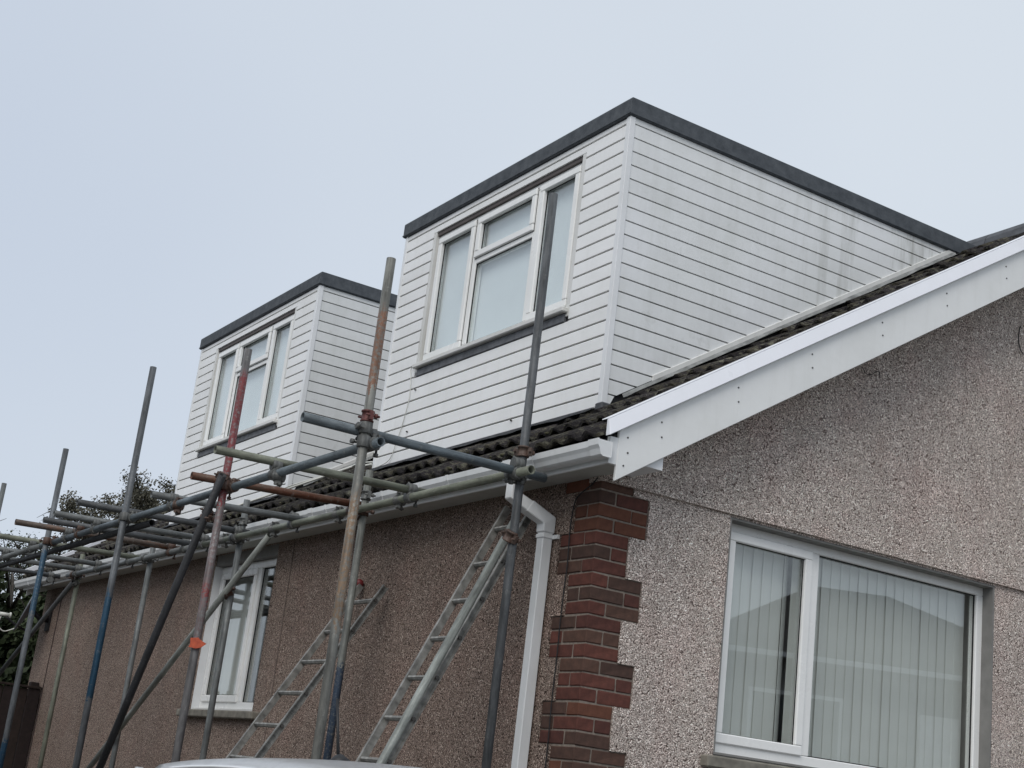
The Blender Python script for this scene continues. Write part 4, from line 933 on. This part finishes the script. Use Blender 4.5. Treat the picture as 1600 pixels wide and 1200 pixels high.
def roofz(x, y): return 1.612 - 0.045 * (x / 0.56) ** 2 - 0.05 * (y / 0.95) ** 2 - 0.055 * max(0, (abs(x) / 0.56 - 0.85) / 0.15) ** 2
for i in range(NX + 1):
    x = -0.56 + 1.12 * i / NX
    g_.append([bm.verts.new((x, -0.95 + 1.9 * j / NYr, roofz(x, -0.95 + 1.9 * j / NYr))) for j in range(NYr + 1)])
for i in range(NX):
    for j in range(NYr): bm.faces.new((g_[i][j], g_[i + 1][j], g_[i + 1][j + 1], g_[i][j + 1])).smooth = True
r_ = bmesh.ops.solidify(bm, geom=list(bm.faces), thickness=0.03)
rf = obj('car_roof', bm, paint, None); rf.parent = car
for sx in (-1, 1):
    bm = B(); tube_path(bm, [(sx * 0.535, -0.85 + 0.17 * k, roofz(0.535, -0.85 + 0.17 * k) + 0.004) for k in range(11)], 0.006, 6); o = obj('roof_trim', bm, paint, None); o.parent = rf
def quadpart(name, P, mat, parent, th=0.02):
    bm = B(); v = [bm.verts.new(p) for p in P]; bm.faces.new(v); bmesh.ops.solidify(bm, geom=list(bm.faces), thickness=th); o = obj(name, bm, mat, None); o.parent = parent; return o
quadpart('windscreen', [(-0.70, -1.35, 1.0), (0.70, -1.35, 1.0), (0.53, -0.95, 1.49), (-0.53, -0.95, 1.49)], cglass, car)
quadpart('rear_window', [(0.68, 1.30, 1.06), (-0.68, 1.30, 1.06), (-0.53, 0.95, 1.49), (0.53, 0.95, 1.49)], cglass, car)
for s_ in (-1, 1):
    for (a, b, ta, tb) in ((-1.25, -0.15, -0.90, -0.13), (-0.10, 0.80, -0.08, 0.72), (0.84, 1.28, 0.76, 0.94)):
        quadpart('side_window', [(s_ * 0.80, a, 1.04), (s_ * 0.80, b, 1.06), (s_ * 0.575, tb, 1.47), (s_ * 0.575, ta, 1.47)], cglass, car)
    for (a, ta, w) in ((-1.33, -0.95, 0.07), (-0.125, -0.105, 0.05), (0.82, 0.74, 0.06), (1.30, 0.95, 0.08)):
        quadpart('pillar', [(s_ * 0.795, a - w / 2, 1.03), (s_ * 0.795, a + w / 2, 1.03), (s_ * 0.558, ta + w / 2, 1.51), (s_ * 0.558, ta - w / 2, 1.51)], paint, car, 0.03)
    for y in (-1.38, 1.22):
        bm = B(); tube_path(bm, [(s_ * 0.68, y, 0.32), (s_ * 0.70, y, 0.32), (s_ * 0.86, y, 0.32), (s_ * 0.885, y, 0.32)], [0.29, 0.32, 0.32, 0.29], 28); w_ = obj('wheel', bm, tyre_m, None); w_.parent = car
        bm = B(); tube_path(bm, [(s_ * 0.80, y, 0.32), (s_ * 0.892, y, 0.32)], [0.21, 0.205], 24)
        for q in range(5):
            a_ = 2 * PI * q / 5; tube_path(bm, [(s_ * 0.895, y, 0.32), (s_ * 0.895, y + 0.19 * math.cos(a_), 0.32 + 0.19 * math.sin(a_))], 0.022, 6)
        o = obj('rim', bm, rim_m, None); o.parent = w_
    bm = bbox(s_ * 0.86 - 0.10, s_ * 0.86 + 0.10, -0.98, -0.82, 1.02, 1.14, 0.03, 2); o = obj('door_mirror', bm, paint, None); o.parent = car
    bm = bbox(s_ * 0.58 - 0.16, s_ * 0.58 + 0.16, -2.13, -1.98, 0.62, 0.74, 0.03, 2); o = obj('headlight', bm, rim_m, None); o.parent = car
    bm = bbox(s_ * 0.66 - 0.09, s_ * 0.66 + 0.09, 1.80, 1.90, 0.72, 0.98, 0.03, 2); o = obj('tail_light', bm, c_rd, None); o.parent = car
bm = B(); ax_ = (-0.025, 0.52); z_ = roofz(*ax_)
tube_path(bm, [(ax_[0], ax_[1] - 0.0, z_ - 0.01), (ax_[0], ax_[1], z_ + 0.006), (ax_[0], ax_[1] + 0.01, z_ + 0.018), (ax_[0], ax_[1] + 0.02, z_ + 0.024)], [0.045, 0.042, 0.022, 0.008], 14)
tube_path(bm, [(ax_[0], ax_[1] + 0.01, z_ + 0.015), (ax_[0], ax_[1] + 0.05, z_ + 0.12), (ax_[0], ax_[1] + 0.085, z_ + 0.215)], [0.006, 0.0055, 0.005], 8)
o = obj('aerial', bm, dark, None); o.parent = car

# ------------------------------------------------------------------ trees beyond the house
bark = mat_plain('bark', (0.045, 0.038, 0.030), 0.9, 0, 0.3, 10)
def tree(name, label, base, h, crown, nleaf, lsize, lm, sparse=False, seed=1, group='trees beyond the bungalow'):
    rnd = random.Random(seed); base = Vector(base)
    e = empty(name, base, label, 'tree', group)
    bm = B(); tips = []
    tube_path(bm, [(0, 0, -0.2), (0.03, 0.02, h * 0.25), (0.0, -0.04, h * 0.5), (0.05, 0.03, h * 0.8)], [0.10, 0.085, 0.06, 0.02], 8)
    for k in range(58 if sparse else 18):
        a = rnd.uniform(0, 2 * PI); z = h * rnd.uniform(0.3, 0.82); r = crown[0] * rnd.uniform(0.5, 1.0)
        p0 = Vector((0.02, 0, z)); p2 = Vector((math.cos(a) * r, math.sin(a) * r, min(z + h * rnd.uniform(0.05, 0.24), h * 0.95))); p1 = (p0 + p2) / 2 + Vector((0, 0, 0.12))
        pts = smooth_path([p0, p1, p2], 3); tube_path(bm, pts, [0.035 * (1 - i / len(pts)) + 0.004 for i in range(len(pts))], 5); tips += pts[2:]
        for q in range(9 if sparse else 2):
            b0 = pts[rnd.randrange(2, len(pts))]; b1 = b0 + Vector((rnd.uniform(-.45, .45), rnd.uniform(-.45, .45), rnd.uniform(-0.25, 0.4))); mid_ = (b0 + b1) / 2 + Vector((0, 0, 0.06))
            tube_path(bm, [b0, mid_, b1], [0.009, 0.006, 0.003], 4); tips += [mid_, b1]
    obj('trunk', bm, bark, e, loc=(0, 0, 0))
    bm = B()
    cen = Vector((0, 0, h - crown[1]))
    def leaf(p):
        s_ = lsize * rnd.uniform(0.6, 1.4); u = Vector((rnd.gauss(0, 1), rnd.gauss(0, 1), rnd.gauss(0, 1))).normalized(); v = u.orthogonal().normalized(); w = u.cross(v)
        bm.faces.new([bm.verts.new(p + q) for q in (-v * s_, w * s_ * 0.45, v * s_, -w * s_ * 0.45)])
    if sparse:
        for k in range(nleaf):
            p = rnd.choice(tips) + Vector((rnd.gauss(0, .07), rnd.gauss(0, .07), rnd.gauss(0, .07)))
            q_ = p - cen
            if (q_.x / crown[0]) ** 2 + (q_.y / crown[0]) ** 2 + (q_.z / crown[1]) ** 2 < rnd.uniform(0.85, 1.35): leaf(p)
    else:
        clumps = []
        for k in range(60):
            d_ = Vector((rnd.gauss(0, 1), rnd.gauss(0, 1), rnd.gauss(0, 1))).normalized() * rnd.uniform(0.45, 1.0)
            clumps.append((cen + Vector((d_.x * crown[0], d_.y * crown[0], d_.z * crown[1])), rnd.uniform(0.16, 0.34)))
        for k in range(nleaf):
            c_, r = rnd.choice(clumps); d_ = Vector((rnd.gauss(0, 1), rnd.gauss(0, 1), rnd.gauss(0, 1))).normalized() * (r * rnd.uniform(0.5, 1.05) * 1.3); leaf(c_ + d_)
    obj('crown', bm, lm, e, loc=(0, 0, 0)); return e
lf1 = mat_leaf('evergreen_leaf', (0.012, 0.024, 0.012), (0.030, 0.050, 0.020)); lf2 = mat_leaf('brown_leaf', (0.060, 0.058, 0.042), (0.120, 0.112, 0.080)); lf3 = mat_leaf('dark_leaf', (0.020, 0.032, 0.014), (0.050, 0.066, 0.028))
tree('birch_tree', 'sparse brownish tree showing above the roof left of the far dormer', (3.5, 19.3, 0), 6.65, (1.65, 1.8), 110000, 0.029, lf2, True, 3)
tree('evergreen_tree', 'dark evergreen at the left edge beyond the fence', (-0.9, 15.2, 0), 4.2, (1.35, 2.0), 26000, 0.075, lf1, False, 5)
tree('evergreen_tree', 'dark evergreen just behind the far end of the side wall', (0.75, 16.2, 0), 4.25, (1.4, 2.0), 26000, 0.075, lf3, False, 8)
tree('evergreen_tree', 'dark evergreen standing farthest left beyond the fence', (-2.9, 16.0, 0), 4.5, (1.4, 2.1), 20000, 0.075, lf1, False, 9)
tree('garden_tree', 'thin leafed tree behind the far end of the roof', (1.95, 19.0, 0), 5.05, (1.3, 1.3), 24000, 0.024, lf3, True, 12)

# ------------------------------------------------------------------ other houses, one of them added unseen to cut light
def hip_house(name, label, org, e, n, hw, depth, ze, rh, zr, wall, roofm, openings, loc_base=0.0):
    """org = middle of the front eaves line on the ground; e along the front, n away from the viewer"""
    org = Vector(org); e = Vector(e).normalized(); n = Vector(n).normalized()
    def W(a, b, z): return org + e * a + n * b + Vector((0, 0, z))
    E_ = empty(name, org + n * depth / 2, label, 'house'); off = -Vector(E_.location)
    def mk(nm, faces, mat, parent):
        bm = B()
        for f in faces: bm.faces.new([bm.verts.new(p) for p in f])
        bmesh.ops.remove_doubles(bm, verts=bm.verts, dist=1e-4); bmesh.ops.recalc_face_normals(bm, faces=bm.faces)
        o = obj(nm, bm, mat, None); o.parent = parent; o.location = off if parent is E_ else (0, 0, 0); return o
    def bx(nm, a0, a1, b0, b1, z0, z1, mat, parent):
        c = [W(a, b, z) for z in (z0, z1) for (a, b) in ((a0, b0), (a1, b0), (a1, b1), (a0, b1))]
        return mk(nm, [[c[i] for i in f] for f in ((0, 3, 2, 1), (4, 5, 6, 7), (0, 1, 5, 4), (1, 2, 6, 5), (2, 3, 7, 6), (3, 0, 4, 7))], mat, parent)
    bx('wall', -hw + .3, hw - .3, .3, depth - .3, 0, ze + 0.02, wall, E_)
    A, B2, C2, D2 = W(-hw, 0, ze), W(hw, 0, ze), W(hw, depth, ze), W(-hw, depth, ze); R1, R2 = W(-rh, depth / 2, zr), W(rh, depth / 2, zr)
    rr = mk('roof', [[A, B2, R2, R1], [C2, D2, R1, R2], [B2, C2, R2], [D2, A, R1], [A, D2, C2, B2]], roofm, E_)
    bx('fascia', -hw - .02, hw + .02, -.05, -.01, ze - 0.06, ze + 0.03, M['upvc'], E_)
    for (a0, a1, z0, z1, kind) in openings:
        f_ = bx(kind, a0, a1, .22, .299, z0, z1, M['upvc'] if kind == 'window' else wall_d, E_)
        if kind == 'window': bx('pane', a0 + .07, a1 - .07, .205, .219, z0 + .07, z1 - .07, cglass, f_)
    return E_
wall_b = mat_plain('house_brick_brown', (0.085, 0.060, 0.050), 0.9, 0, 0.25, 6); wall_r = mat_plain('neighbour_render', (0.26, 0.25, 0.24), 0.9, 0, 0.12, 4); wall_d = mat_plain('white_door', (0.7, 0.7, 0.7), 0.5)
roof_n = mat_plain('neighbour_roof', (0.070, 0.064, 0.062), 0.9, 0, 0.2, 6)
hip_house('opposite_bungalow', 'hipped grey bungalow across the road, seen mirrored in the front window', (15.0, -11.2, 0), (0.905, 0.425, 0), (0.425, -0.905, 0), 4.2, 7.0, 4.50, 0.8, 6.35, wall_r, roof_n,
          [(-2.9, -1.2, 2.6, 3.9, 'window'), (0.2, 0.9, 1.9, 3.8, 'door'), (1.5, 3.3, 2.6, 3.9, 'window')])
hip_house('added_dimming_house', 'unseen brown brick bungalow added beside the drive to dim the side wall', (-8.2, 5.0, 0), (0, 1, 0), (-1, 0, 0), 7.0, 8.0, 3.3, 3.5, 5.6, wall_b, roof_n,  # added out of view to block low sky light from the side wall
          [(-4.5, -2.9, 1.4, 2.7, 'window'), (2.0, 3.8, 1.4, 2.7, 'window')])
hip_house('distant_house', 'distant red roofed house beyond the trees at the left edge', (2.0, 44.0, 0), (1, 0.1, 0), (-0.1, 1, 0), 4.0, 8.0, 6.0, 1.5, 8.6, wall_b, mat_plain('red_roof', (0.13, 0.06, 0.045), 0.9, 0, 0.2, 5),
          [(-2.2, -0.9, 3.9, 5.1, 'window'), (0.9, 2.2, 3.9, 5.1, 'window')])
